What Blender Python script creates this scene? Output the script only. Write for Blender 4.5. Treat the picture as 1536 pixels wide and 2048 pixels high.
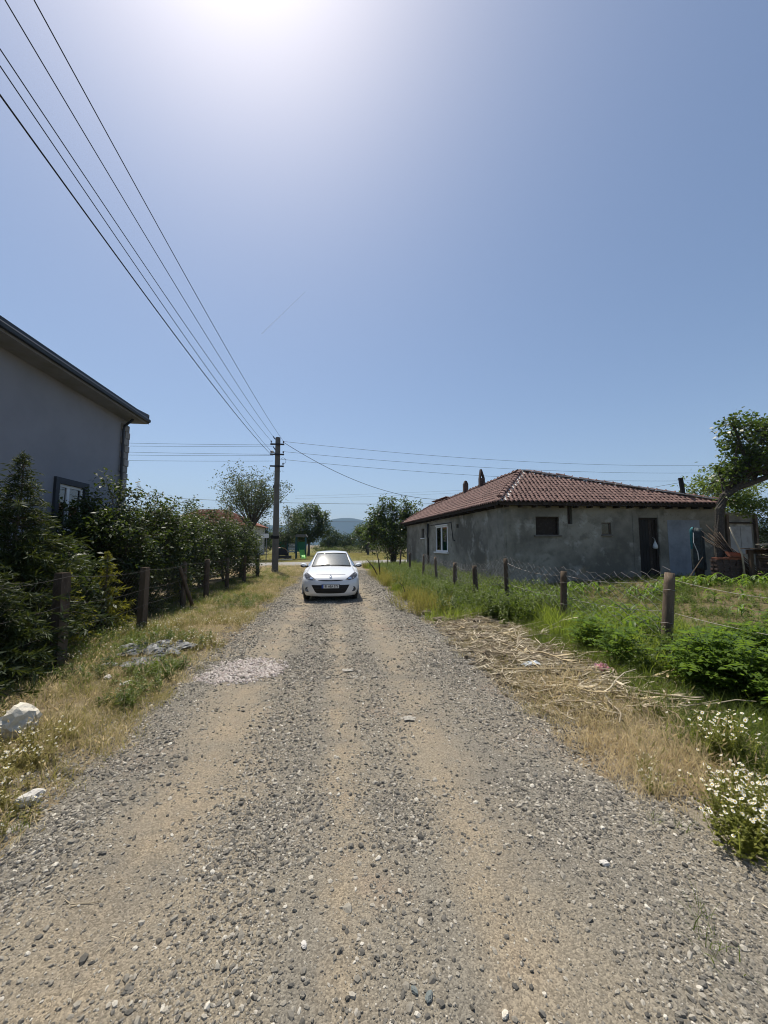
import bpy, bmesh, math, random
import numpy as np
from mathutils import Vector, Matrix

for o in list(bpy.data.objects):
    bpy.data.objects.remove(o)
SC = bpy.context.scene
COL = SC.collection
R = math.radians

# ------------------------------------------------------------------ camera
FPX, EYE, PITCH, YAW = 769.0, 1.70, math.atan(66 / 769.0), R(7)
cam_d = bpy.data.cameras.new('camera')
cam = bpy.data.objects.new('camera', cam_d)
COL.objects.link(cam)
cam.location = (0, 0, EYE)
cam.rotation_euler = (R(90) + PITCH, 0, -YAW)
cam_d.sensor_fit = 'HORIZONTAL'
cam_d.sensor_width = 36
cam_d.lens = 36 * FPX / 1536
cam_d.clip_start = 0.05
cam_d.clip_end = 40000
SC.camera = cam

# ------------------------------------------------------------------ sky and sun
SUN_EL, SUN_AZ = R(66.1), R(-21)          # azimuth measured from the road direction (+Y) towards +X
world = bpy.data.worlds.new('World')
SC.world = world
world.use_nodes = True
wn, wl = world.node_tree.nodes, world.node_tree.links
sky = wn.new('ShaderNodeTexSky')
sky.sky_type = 'NISHITA'
sky.sun_disc = False
sky.sun_elevation = SUN_EL
sky.sun_rotation = SUN_AZ
sky.altitude = 50
sky.air_density = 1.0
sky.dust_density = 1.15
sky.ozone_density = 1.2
wn['Background'].inputs["Strength"].default_value = 0.108
wl.new(sky.outputs[0], wn['Background'].inputs['Color'])

sun_d = bpy.data.lights.new('sun', 'SUN')
sun_d.energy = 5.0
sun_d.angle = R(0.53)
sun_d.color = (1.0, 0.94, 0.83)
sun = bpy.data.objects.new('sun', sun_d)
COL.objects.link(sun)
SUN_DIR = Vector((math.sin(SUN_AZ) * math.cos(SUN_EL), math.cos(SUN_AZ) * math.cos(SUN_EL), math.sin(SUN_EL)))
sun.rotation_euler = SUN_DIR.to_track_quat('Z', 'Y').to_euler()
sun.location = SUN_DIR * 60

SC.view_settings.view_transform = 'Standard'
SC.view_settings.look = 'None'
SC.view_settings.gamma = 1
SC.view_settings.exposure = 0.2
SC.view_settings.use_curve_mapping = False
SC.cycles.max_bounces = 6
SC.cycles.diffuse_bounces = 3
SC.cycles.glossy_bounces = 3
SC.cycles.transmission_bounces = 4
SC.cycles.transparent_max_bounces = 8
SC.cycles.volume_bounces = 0
SC.cycles.use_denoising = True
SC.cycles.denoiser = 'OPENIMAGEDENOISE'
SC.cycles.denoising_input_passes = 'RGB_ALBEDO_NORMAL'
SC.cycles.denoising_prefilter = 'ACCURATE'
SC.cycles.sample_clamp_indirect = 6
SC.cycles.filter_width = 1.05

# ------------------------------------------------------------------ geometry helpers
def ray(u, v):
    """direction of the sight line through a point of the photograph, in road coordinates"""
    x, y = (u - 768) / FPX, -(v - 1024) / FPX
    f = math.cos(PITCH) - y * math.sin(PITCH)
    z = math.sin(PITCH) + y * math.cos(PITCH)
    return x * math.cos(YAW) + f * math.sin(YAW), -x * math.sin(YAW) + f * math.cos(YAW), z

def smooth(a, b, x):
    t = np.clip((np.asarray(x, float) - a) / (b - a), 0, 1)
    return t * t * (3 - 2 * t)

_rs = np.random.RandomState(11)
_WAVES = [(_rs.uniform(0, 6.28), _rs.uniform(0, 6.28), _rs.uniform(0, 6.28)) for _ in range(24)]
def wavy(x, y, k0=1.0, n=8, seed=0):
    """cheap smooth pseudo noise in about -1..1"""
    x = np.asarray(x, float); y = np.asarray(y, float)
    s = 0
    for i in range(n):
        a, p, q = _WAVES[(i + seed * 5) % 24]
        k = k0 * (0.6 + 0.35 * i)
        s = s + np.sin(x * k * math.cos(a) + y * k * math.sin(a) + p + 1.7 * np.sin(y * k * .43 + q)) / (1 + .25 * i)
    return s / 3.2

def gh(x, y):
    """ground height"""
    x = np.asarray(x, float); y = np.asarray(y, float)
    h = 0.025 * wavy(x, y, 1.6, 8, 1) + 0.012 * wavy(x, y, 6, 8, 2)
    near = 1 - smooth(45, 70, np.abs(y))
    h = h * near
    h = h + 0.30 * smooth(7, 14, x) * smooth(5, 12, y) * (1 - smooth(40, 60, y))
    h = h + 0.07 * smooth(2.1, 3.3, x) * smooth(3.2, 5, y) * (1 - smooth(8, 10.5, y)) * (1 - smooth(4, 5, x))
    h = h - 0.035 * (1 - smooth(1.7, 2.3, np.abs(x))) * (1 - smooth(33, 36, y))
    return h

def rh(x, y):
    """height of the gravel carriageway"""
    x = np.asarray(x, float); y = np.asarray(y, float)
    e = 0.20 * wavy(x * .3, y, 1.3, 8, 3) + 0.10 * wavy(x, y, 4.5, 8, 1)
    h = 0.012 - 0.055 * smooth(1.72, 2.15, np.abs(x - 0.05) + e - np.where(x > 0, .75 * (1 - smooth(1.9, 2.9, y)), 0))
    h = h + 0.010 * wavy(x, y, 2.2, 8, 3) + 0.005 * wavy(x, y, 9, 8, 0)
    h = h - 0.020 * np.exp(-((x + .85) / .30) ** 2) - 0.018 * np.exp(-((x - .95) / .28) ** 2) - .008 * np.exp(-((x - .12) / .12) ** 2)
    return h

def zz(x, y):
    """top surface at a point, road or ground"""
    return np.maximum(gh(x, y), np.where((np.abs(x) < 2.2) & (np.asarray(y) < 35), rh(x, y), -1))

def np_mesh(name, V, F, mats, fmat=None, smoothed=False):
    V = np.ascontiguousarray(V, np.float32); F = np.ascontiguousarray(F, np.int32)
    k = F.shape[1]
    me = bpy.data.meshes.new(name)
    me.vertices.add(len(V)); me.vertices.foreach_set('co', V.ravel())
    me.loops.add(F.size); me.loops.foreach_set('vertex_index', F.ravel())
    me.polygons.add(len(F))
    me.polygons.foreach_set('loop_start', np.arange(0, F.size, k, dtype=np.int32))
    me.polygons.foreach_set('loop_total', np.full(len(F), k, np.int32))
    if fmat is not None:
        me.polygons.foreach_set('material_index', np.ascontiguousarray(fmat, np.int32))
    if smoothed:
        me.polygons.foreach_set('use_smooth', np.ones(len(F), bool))
    for m in (mats if isinstance(mats, (list, tuple)) else [mats]):
        me.materials.append(m)
    me.update(calc_edges=True)
    return me

def origin_of(o):
    v = Vector((0, 0, 0))
    while o is not None:
        v = v + Vector(o.location); o = o.parent
    return v

def link(name, me, parent=None):
    o = bpy.data.objects.new(name, me)
    COL.objects.link(o)
    if parent is not None:
        o.parent = parent
    return o

def tag(o, label=None, cat=None, group=None, kind=None):
    if label: o['label'] = label
    if cat: o['category'] = cat
    if group: o['group'] = group
    if kind: o['kind'] = kind
    return o

def thing(name, label, cat, loc=(0, 0, 0), group=None):
    o = bpy.data.objects.new(name, None)
    o.empty_display_size = 0.2
    COL.objects.link(o)
    o.location = loc
    return tag(o, label, cat, group)

def copy_thing(src, loc, rz, label=None, scale=1.0, group=None):
    c = src.copy(); COL.objects.link(c)
    c.location = loc; c.rotation_euler = (0, 0, rz); c.scale = (scale,) * 3
    if label: c['label'] = label
    if group: c['group'] = group
    for ch in list(src.children):
        d = ch.copy(); COL.objects.link(d); d.parent = c
        for gch in list(ch.children):
            e = gch.copy(); COL.objects.link(e); e.parent = d
    return c

class MB:
    """collects simple solids, then links them as one mesh object"""
    def __init__(s):
        s.v, s.f, s.m = [], [], []
    def add(s, V, F, mi=0):
        n = len(s.v)
        s.v += [tuple(p) for p in V]
        s.f += [tuple(i + n for i in f) for f in F]
        s.m += [mi] * len(F)
        return s
    def box(s, c, size, mi=0, rot=None):
        hx, hy, hz = size[0] / 2, size[1] / 2, size[2] / 2
        P = [Vector((x, y, z)) for x in (-hx, hx) for y in (-hy, hy) for z in (-hz, hz)]
        if rot is not None: P = [rot @ p for p in P]
        P = [p + Vector(c) for p in P]
        return s.add(P, [(0, 1, 3, 2), (4, 6, 7, 5), (0, 4, 5, 1), (2, 3, 7, 6), (0, 2, 6, 4), (1, 5, 7, 3)], mi)
    def beam(s, a, b, w, h, mi=0, up=(0, 0, 1)):
        a, b = Vector(a), Vector(b)
        d = (b - a); L = d.length; d.normalize()
        upv = Vector(up)
        if abs(d.dot(upv)) > .98: upv = Vector((0, 1, 0))
        x = d.cross(upv).normalized(); z = x.cross(d).normalized()
        rot = Matrix((x, d, z)).transposed()
        return s.box((a + b) / 2, (w, L, h), mi, rot)
    def tube(s, pts, rad, n=6, mi=0, cap=True):
        pts = [Vector(p) for p in pts]
        if not isinstance(rad, (list, tuple)): rad = [rad] * len(pts)
        V, F = [], []
        ref = Vector((0.31, 0.17, 0.93))
        for i, p in enumerate(pts):
            d = (pts[min(i + 1, len(pts) - 1)] - pts[max(i - 1, 0)]).normalized()
            x = d.cross(ref)
            if x.length < .05: x = d.cross(Vector((1, 0, 0)))
            x.normalize(); y = d.cross(x)
            for k in range(n):
                a = 2 * math.pi * k / n
                V.append(p + (x * math.cos(a) + y * math.sin(a)) * rad[i])
        for i in range(len(pts) - 1):
            for k in range(n):
                F.append((i * n + k, i * n + (k + 1) % n, (i + 1) * n + (k + 1) % n, (i + 1) * n + k))
        if cap:
            F.append(tuple(range(n - 1, -1, -1))); F.append(tuple((len(pts) - 1) * n + k for k in range(n)))
        return s.add(V, F, mi)
    def lathe(s, c, prof, n=16, axis='z', mi=0, closed=False):
        V, F = [], []
        for r, h in prof:
            for k in range(n):
                a = 2 * math.pi * k / n
                if axis == 'z': p = (r * math.cos(a), r * math.sin(a), h)
                elif axis == 'x': p = (h, r * math.cos(a), r * math.sin(a))
                else: p = (r * math.cos(a), h, r * math.sin(a))
                V.append(Vector(p) + Vector(c))
        for i in range(len(prof) - 1):
            for k in range(n):
                F.append((i * n + k, i * n + (k + 1) % n, (i + 1) * n + (k + 1) % n, (i + 1) * n + k))
        return s.add(V, F, mi)
    def grid(s, P, mi=0, flip=False):
        """P: rows of points"""
        r, c = len(P), len(P[0])
        V = [p for row in P for p in row]
        F = []
        for i in range(r - 1):
            for j in range(c - 1):
                q = (i * c + j, i * c + j + 1, (i + 1) * c + j + 1, (i + 1) * c + j)
                F.append(q[::-1] if flip else q)
        return s.add(V, F, mi)
    def prism(s, poly, off, mi=0):
        """poly: list of 3-D points, off: extrusion vector"""
        off = Vector(off); n = len(poly)
        V = [Vector(p) for p in poly] + [Vector(p) + off for p in poly]
        F = [tuple(range(n - 1, -1, -1)), tuple(range(n, 2 * n))]
        for i in range(n): F.append((i, (i + 1) % n, n + (i + 1) % n, n + i))
        return s.add(V, F, mi)
    def build(s, name, mats, parent=None, local=False, smoothed=False, bevel=0, clean=True):
        og = Vector((0, 0, 0)) if (local or parent is None) else origin_of(parent)
        me = bpy.data.meshes.new(name)
        me.from_pydata([Vector(p) - og for p in s.v], [], s.f)
        for m in (mats if isinstance(mats, (list, tuple)) else [mats]): me.materials.append(m)
        me.polygons.foreach_set('material_index', s.m)
        if smoothed: me.polygons.foreach_set('use_smooth', [True] * len(s.f))
        if clean and len(s.f) < 40000:
            bm = bmesh.new(); bm.from_mesh(me)
            bmesh.ops.recalc_face_normals(bm, faces=bm.faces)
            bm.to_mesh(me); bm.free()
        me.update()
        o = link(name, me, parent)
        if bevel:
            b = o.modifiers.new('bevel', 'BEVEL'); b.width = bevel; b.segments = 2; b.limit_method = 'ANGLE'
        return o

# ------------------------------------------------------------------ materials
def nmat(name):
    m = bpy.data.materials.new(name); m.use_nodes = True
    nt = m.node_tree
    return m, nt, nt.nodes, nt.links, nt.nodes['Principled BSDF']

def ramp(nodes, stops):
    r = nodes.new('ShaderNodeValToRGB')
    e = r.color_ramp.elements
    while len(e) < len(stops): e.new(0.5)
    for k, (p, c) in enumerate(stops):
        e[k].position = p; e[k].color = tuple(c) + ((1,) if len(c) == 3 else ())
    return r

def M(name, col, rough=.85, layers=(), bump=(), spec=.3, metal=0.0, coord='Object', rnd=0.0, stretch=None):
    """colour + noise layers [(scale, colour, lo, hi, detail)] + bumps [(scale, strength, distance, kind)]"""
    m, nt, N, L, P = nmat(name)
    P.inputs['Roughness'].default_value = rough
    P.inputs['Specular IOR Level'].default_value = spec
    P.inputs['Metallic'].default_value = metal
    tc = N.new('ShaderNodeTexCoord')
    src = tc.outputs[coord]
    if stretch:
        mp = N.new('ShaderNodeMapping'); mp.inputs['Scale'].default_value = stretch
        L.new(src, mp.inputs['Vector']); src = mp.outputs[0]
    c = N.new('ShaderNodeRGB'); c.outputs[0].default_value = tuple(col) + (1,)
    cur = c.outputs[0]
    for (sc, c2, lo, hi, det) in layers:
        n = N.new('ShaderNodeTexNoise'); n.inputs['Scale'].default_value = sc; n.inputs['Detail'].default_value = det
        n.inputs['Roughness'].default_value = .62
        L.new(src, n.inputs['Vector'])
        r = ramp(N, [(lo, (0, 0, 0)), (hi, (1, 1, 1))]); L.new(n.outputs['Fac'], r.inputs[0])
        mx = N.new('ShaderNodeMix'); mx.data_type = 'RGBA'
        L.new(r.outputs[0], mx.inputs['Factor']); L.new(cur, mx.inputs['A']); mx.inputs['B'].default_value = tuple(c2) + (1,)
        cur = mx.outputs['Result']
    if rnd:
        oi = N.new('ShaderNodeObjectInfo')
        mr = N.new('ShaderNodeMapRange'); mr.inputs['To Min'].default_value = 1 - rnd; mr.inputs['To Max'].default_value = 1 + rnd
        L.new(oi.outputs['Random'], mr.inputs['Value'])
        vm = N.new('ShaderNodeVectorMath'); vm.operation = 'SCALE'
        L.new(cur, vm.inputs[0]); L.new(mr.outputs[0], vm.inputs['Scale']); cur = vm.outputs[0]
    L.new(cur, P.inputs['Base Color'])
    prev = None
    for (sc, st, dist, kind) in bump:
        if kind == 'voronoi':
            t = N.new('ShaderNodeTexVoronoi'); t.inputs['Scale'].default_value = sc; out = t.outputs['Distance']
        elif kind == 'wave':
            t = N.new('ShaderNodeTexWave'); t.inputs['Scale'].default_value = sc; t.inputs['Distortion'].default_value = 1.5; out = t.outputs['Fac']
        else:
            t = N.new('ShaderNodeTexNoise'); t.inputs['Scale'].default_value = sc; t.inputs['Detail'].default_value = 6; out = t.outputs['Fac']
        L.new(src, t.inputs['Vector'])
        b = N.new('ShaderNodeBump'); b.inputs['Strength'].default_value = st; b.inputs['Distance'].default_value = dist
        if kind == 'voronoi': b.invert = True
        L.new(out, b.inputs['Height'])
        if prev is not None: L.new(prev, b.inputs['Normal'])
        prev = b.outputs[0]
    if prev is not None: L.new(prev, P.inputs['Normal'])
    return m

def leafmat(name, c1, c2, trans=(.25, .35, .05), tfac=.35, rough=.35, spec=.5, island=True, c3=None):
    """leaf: base colour varying leaf by leaf (or instance by instance) with light passing through"""
    m, nt, N, L, P = nmat(name)
    if island:
        g = N.new('ShaderNodeNewGeometry'); rv = g.outputs['Random Per Island']
    else:
        g = N.new('ShaderNodeObjectInfo'); rv = g.outputs['Random']
    r = ramp(N, [(0, c1), (1, c2)] if c3 is None else [(0, c1), (.75, c2), (1, c3)])
    L.new(rv, r.inputs[0])
    L.new(r.outputs[0], P.inputs['Base Color'])
    P.inputs['Roughness'].default_value = rough
    P.inputs['Specular IOR Level'].default_value = spec
    t = N.new('ShaderNodeBsdfTranslucent')
    mxc = N.new('ShaderNodeMix'); mxc.data_type = 'RGBA'; mxc.inputs['Factor'].default_value = .5
    L.new(r.outputs[0], mxc.inputs['A']); mxc.inputs['B'].default_value = tuple(trans) + (1,)
    L.new(mxc.outputs['Result'], t.inputs['Color'])
    ms = N.new('ShaderNodeMixShader'); ms.inputs[0].default_value = tfac
    L.new(P.outputs[0], ms.inputs[1]); L.new(t.outputs[0], ms.inputs[2])
    L.new(ms.outputs[0], N['Material Output'].inputs['Surface'])
    return m

def glassmat(name, tint=(.75, .8, .8), refl=.12, rough=.02):
    m, nt, N, L, P = nmat(name)
    N.remove(P)
    t = N.new('ShaderNodeBsdfTransparent'); t.inputs[0].default_value = tuple(tint) + (1,)
    g = N.new('ShaderNodeBsdfGlossy'); g.inputs['Roughness'].default_value = rough
    lw = N.new('ShaderNodeLayerWeight'); lw.inputs[0].default_value = .35
    ma = N.new('ShaderNodeMath'); ma.operation = 'ADD'; ma.use_clamp = True; ma.inputs[1].default_value = refl
    L.new(lw.outputs['Fresnel'], ma.inputs[0])
    ms = N.new('ShaderNodeMixShader')
    L.new(ma.outputs[0], ms.inputs[0]); L.new(t.outputs[0], ms.inputs[1]); L.new(g.outputs[0], ms.inputs[2])
    L.new(ms.outputs[0], N['Material Output'].inputs['Surface'])
    return m

MT = {}
MT['ground'] = M('ground', (.20, .155, .10), .95,
                 [(.6, (.12, .105, .055), .42, .64, 6), (5, (.32, .26, .17), .5, .7, 8), (40, (.12, .10, .07), .55, .75, 4)],
                 [(30, .6, .03, 'noise'), (160, .5, .008, 'noise')], spec=.1)
MT['asphalt'] = M('pale_asphalt', (.26, .25, .24), .9, [(3, (.33, .31, .28), .4, .7, 6), (200, (.16, .16, .15), .5, .8, 3)], [(150, .4, .006, 'noise')], spec=.2)
MT['soil'] = M('garden_soil', (.15, .118, .072), .95, [(2, (.095, .085, .042), .4, .65, 6), (18, (.23, .17, .11), .5, .75, 6)],
               [(9, .8, .06, 'noise'), (60, .6, .015, 'noise')], spec=.1)
MT['trunk'] = M('bark', (.10, .082, .065), .95, [(14, (.17, .15, .125), .45, .75, 6)], [(25, .8, .02, 'noise')], spec=.15)
MT['twig'] = M('twig_bark', (.075, .06, .045), .95, [(20, (.13, .11, .085), .45, .75, 4)], (), spec=.15)
MT['greytrunk'] = M('grey_bark', (.075, .066, .055), .95, [(8, (.045, .04, .035), .4, .7, 6), (22, (.17, .135, .06), .6, .8, 3)], [(18, .9, .03, 'noise')], spec=.15)
MT['wood'] = M('weathered_wood', (.145, .108, .078), .9, [(6, (.07, .053, .04), .42, .7, 6), (40, (.25, .215, .17), .58, .78, 4)],
               [(22, .8, .01, 'noise')], spec=.15, stretch=(1, 1, .22), rnd=.25)
MT['darkwood'] = M('dark_wood', (.045, .036, .030), .9, [(8, (.085, .07, .058), .5, .78, 5)], [(25, .7, .01, 'noise')], spec=.15, rnd=.25)
MT['concrete'] = M('pole_concrete', (.155, .145, .128), .92, [(3, (.115, .105, .092), .4, .7, 6), (60, (.19, .18, .165), .55, .8, 3)], [(70, .4, .006, 'noise')], spec=.2)
MT['steel'] = M('galvanised_steel', (.20, .20, .20), .5, [(20, (.10, .10, .10), .45, .7, 4)], (), metal=.6)
MT['darksteel'] = M('dark_steel', (.035, .035, .037), .6, (), (), metal=.3)
MT['wire'] = M('fence_wire', (.30, .28, .26), .55, [(9, (.16, .10, .07), .5, .7, 3)], (), metal=.5)
MT['darkwire'] = M('rusty_wire', (.14, .12, .10), .6, (), (), metal=.3)
MT['cable'] = M('cable', (.035, .035, .038), .6)
MT['porcelain'] = M('insulator', (.07, .04, .03), .25, spec=.6)
MT['black'] = M('black_plastic', (.012, .012, .013), .55)
MT['rock'] = M('pale_rock', (.62, .57, .47), .9, [(7, (.48, .43, .34), .45, .7, 6), (50, (.70, .66, .58), .5, .8, 4)], [(14, .7, .03, 'noise'), (70, .4, .006, 'noise')], spec=.2)
MT['brownrock'] = M('brown_rock', (.17, .14, .105), .95, [(10, (.25, .21, .16), .45, .75, 5)], [(16, .8, .03, 'noise')], spec=.15)
MT['cement'] = M('old_cement_plaster', (.31, .295, .25), .95,
                 [(.33, (.15, .142, .12), .44, .60, 9), (1.0, (.46, .445, .40), .55, .70, 9), (2.7, (.19, .18, .15), .55, .68, 9), (5, (.16, .15, .13), .56, .78, 8), (.9, (.30, .23, .14), .62, .8, 5)],
                 [(5, .35, .03, 'noise'), (60, .3, .006, 'noise')], spec=.1)
MT['whitewash'] = M('blue_white_whitewash', (.29, .32, .37), .9, [(2, (.22, .24, .27), .45, .7, 7), (9, (.20, .19, .17), .62, .8, 6)], [(8, .4, .02, 'noise')], spec=.1)
MT['stucco'] = M('grey_stucco', (.27, .28, .315), .95, [(1.2, (.24, .25, .28), .4, .7, 5), (90, (.34, .35, .385), .55, .8, 3)], [(130, .8, .01, 'noise'), (40, .3, .01, 'noise')], spec=.1)
MT['soffit'] = M('soffit_boards', (.215, .22, .235), .8, [(2, (.18, .18, .17), .4, .7, 4)], ())
MT['fascia'] = M('dark_fascia', (.03, .038, .05), .5, (), ())
MT['quoin'] = M('corner_stone', (.30, .29, .28), .9, [(6, (.22, .21, .2), .4, .7, 5)], [(30, .6, .01, 'noise')], rnd=.15)
MT['upvc'] = M('white_plastic', (.74, .75, .76), .4, [(4, (.66, .66, .65), .5, .8, 4)], ())
MT['dark_surround'] = M('dark_surround', (.035, .04, .05), .6)
MT['pane'] = glassmat('window_glass', (.22, .27, .28), .10, .02)
MT['darkpane'] = glassmat('dim_glass', (.10, .11, .11), .02, .04)
MT['tile'] = M('clay_tile', (.205, .122, .104), .85, [(1.1, (.165, .105, .09), .4, .7, 6), (9, (.075, .058, .05), .50, .75, 6), (4, (.38, .27, .235), .58, .78, 4)],
               [(40, .4, .006, 'noise')], spec=.25, rnd=.22)
MT['mortar'] = M('white_mortar', (.62, .60, .56), .95, [(8, (.30, .27, .24), .5, .7, 6)], [(15, .7, .03, 'noise')])
MT['brick'] = M('orange_brick', (.30, .125, .075), .9, [(5, (.20, .08, .05), .4, .7, 5)], [(40, .5, .006, 'noise')], rnd=.25)
MT['darkbrick'] = M('dark_brick', (.10, .068, .058), .95, [(7, (.05, .042, .038), .4, .7, 5)], [(30, .6, .01, 'noise')], rnd=.2)  # brick in a dark tone with darker mottling
MT['metalroof'] = M('pale_sheet_metal', (.50, .50, .49), .5, [(2, (.36, .33, .30), .5, .7, 6)], (), metal=.4)
MT['paint'] = M('white_car_paint', (.70, .72, .75), .28, (), (), spec=.5)
MT['paint'].node_tree.nodes['Principled BSDF'].inputs['Coat Weight'].default_value = .6
MT['glass_car'] = glassmat('windscreen_glass', (.45, .55, .52), .15, .17)
_nt = MT['glass_car'].node_tree                      # pale dust film, mixed in evenly to brighten the glass like glare
_df = _nt.nodes.new('ShaderNodeBsdfDiffuse'); _df.inputs[0].default_value = (.50, .59, .60, 1)
_m2 = _nt.nodes.new('ShaderNodeMixShader'); _m2.inputs[0].default_value = .16
_old = _nt.nodes['Material Output'].inputs['Surface'].links[0].from_socket
_nt.links.new(_old, _m2.inputs[1]); _nt.links.new(_df.outputs[0], _m2.inputs[2]); _nt.links.new(_m2.outputs[0], _nt.nodes['Material Output'].inputs['Surface'])
MT['chrome'] = M('chrome', (.75, .75, .76), .15, metal=1.0)
MT['lamp'] = M('headlamp_cluster', (.05, .05, .053), .12, [(14, (.26, .26, .27), .55, .66, 2)], (), spec=.8)
MT['rubber'] = M('tyre_rubber', (.02, .02, .02), .85, [(30, (.05, .045, .04), .5, .8, 3)], ())
MT['interior'] = M('car_interior', (.06, .062, .065), .8)
MT['plate'] = M('plate_white', (.72, .72, .70), .5)
MT['plateblue'] = M('plate_blue', (.03, .08, .35), .5)
MT['ink'] = M('plate_ink', (.01, .01, .01), .6)
MT['litterwhite'] = M('white_litter', (.68, .71, .72), .6, [(20, (.5, .55, .58), .45, .7, 3)], ())
MT['litterpink'] = M('pink_litter', (.62, .26, .32), .7, [(14, (.72, .58, .56), .45, .65, 3)], ())
MT['sheet'] = M('dusty_plastic_sheet', (.17, .175, .175), .45, [(6, (.09, .09, .088), .4, .7, 5)], [(12, .5, .03, 'noise')], spec=.22)
MT['tarp'] = M('dark_tarp', (.03, .045, .05), .6, [(5, (.015, .018, .02), .4, .7, 4)], [(9, .7, .03, 'noise')])
MT['turquoise'] = M('turquoise_cloth', (.03, .15, .165), .8, [(9, (.02, .10, .12), .45, .7, 4)], ())
MT['playgreen'] = M('green_plastic', (.02, .16, .08), .5, rnd=.1)
MT['lime'] = M('lime_plastic', (.20, .55, .10), .4)
MT['playred'] = M('red_plastic', (.55, .05, .04), .45)
MT['playwhite'] = M('white_panel', (.62, .62, .60), .6)
MT['greypanel'] = M('grey_board', (.34, .34, .335), .8, [(3, (.24, .235, .22), .45, .7, 6)], ())
MT['playblue'] = M('blue_steel', (.02, .09, .11), .5)
MT['playroof'] = M('grey_play_roof', (.13, .13, .125), .7)
MT['farwall'] = M('far_wall', (.55, .53, .50), .9, [(1, (.45, .43, .4), .4, .7, 4)], ())
MT['contrail'] = None

# leaves
MT['laurel'] = leafmat('laurel_leaf', (.016, .030, .010), (.050, .074, .018), (.18, .25, .03), .26, .50, .36)
MT['cypress'] = leafmat('cypress_spray', (.012, .027, .009), (.042, .062, .014), (.17, .20, .025), .24, .6, .3)
MT['goldcypress'] = leafmat('golden_cypress_spray', (.09, .11, .015), (.20, .19, .02), (.50, .48, .04), .42, .6, .3)
MT['feather'] = leafmat('ash_leaf', (.030, .045, .020), (.085, .110, .050), (.20, .26, .06), .30, .5, .4)
MT['broad'] = leafmat('broad_leaf', (.020, .036, .010), (.050, .078, .018), (.20, .30, .04), .30, .42, .4)
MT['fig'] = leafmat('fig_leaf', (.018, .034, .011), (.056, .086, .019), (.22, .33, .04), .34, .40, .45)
MT['brightgreen'] = leafmat('bright_green_leaf', (.045, .075, .018), (.12, .17, .03), (.32, .42, .05), .40, .45, .4)  # lighter green than the broad and fig leaves
MT['farleaf'] = leafmat('far_leaf', (.022, .040, .014), (.055, .080, .025), (.15, .22, .04), .25, .6, .2)
MT['farbush'] = leafmat('far_bush_leaf', (.06, .085, .025), (.11, .14, .045), (.22, .28, .06), .30, .6, .2)
MT['drygrass'] = leafmat('dry_grass', (.46, .36, .20), (.74, .61, .38), (.74, .60, .34), .5, .7, .2, False, (.24, .24, .08))
MT['olivegrass'] = leafmat('olive_grass', (.15, .15, .045), (.32, .28, .11), (.46, .42, .10), .48, .7, .2, False, (.42, .33, .16))
MT['greengrass'] = leafmat('green_grass', (.060, .095, .018), (.14, .18, .035), (.32, .42, .04), .46, .55, .3, False)
MT['brightgrass'] = leafmat('bright_grass', (.085, .13, .02), (.22, .27, .045), (.50, .62, .06), .52, .5, .3, False)
MT['weed'] = leafmat('weed_leaf', (.055, .082, .015), (.135, .165, .035), (.28, .42, .04), .42, .5, .35, False)
MT['potato'] = leafmat('leafy_plant_leaf', (.040, .080, .012), (.12, .185, .028), (.34, .52, .04), .46, .42, .4)
MT['maize'] = leafmat('maize_leaf', (.07, .13, .018), (.14, .22, .03), (.38, .58, .05), .45, .45, .4)
MT['yellowweed'] = leafmat('yellow_weed', (.16, .15, .035), (.33, .29, .07), (.55, .50, .10), .45, .7, .2, False)
MT['chamomile'] = leafmat('chamomile_green', (.10, .115, .02), (.24, .24, .05), (.40, .46, .06), .45, .6, .3)
MT['petal'] = M('white_petal', (.80, .79, .72), .7)
MT['floret'] = M('yellow_floret', (.62, .42, .03), .8)
MT['straw'] = leafmat('straw_stalk', (.27, .22, .145), (.62, .54, .40), (.5, .4, .2), .12, .7, .25, False, (.20, .14, .08))

# stones: grey mix, varied stone by stone
def stonemat(name, stops):
    m, nt, N, L, P = nmat(name)
    oi = N.new('ShaderNodeObjectInfo')
    r = ramp(N, stops); L.new(oi.outputs['Random'], r.inputs[0])
    tc = N.new('ShaderNodeTexCoord'); n = N.new('ShaderNodeTexNoise'); n.inputs['Scale'].default_value = 2.5; n.inputs['Detail'].default_value = 4
    L.new(tc.outputs['Object'], n.inputs['Vector'])
    mr = N.new('ShaderNodeMapRange'); mr.inputs['To Min'].default_value = .75; mr.inputs['To Max'].default_value = 1.25
    L.new(n.outputs['Fac'], mr.inputs['Value'])
    vm = N.new('ShaderNodeVectorMath'); vm.operation = 'SCALE'
    L.new(r.outputs[0], vm.inputs[0]); L.new(mr.outputs[0], vm.inputs['Scale'])
    L.new(vm.outputs[0], P.inputs['Base Color'])
    P.inputs['Roughness'].default_value = .85; P.inputs['Specular IOR Level'].default_value = .25
    return m
MT['stone'] = stonemat('gravel_stone', [(0, (.085, .08, .07)), (.3, (.155, .143, .122)), (.55, (.228, .207, .17)), (.8, (.305, .278, .228)), (.94, (.40, .365, .305)), (1, (.58, .54, .46))])
MT['palestone'] = stonemat('pale_stone', [(0, (.36, .31, .28)), (.5, (.46, .40, .36)), (1, (.58, .53, .48))])

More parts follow.
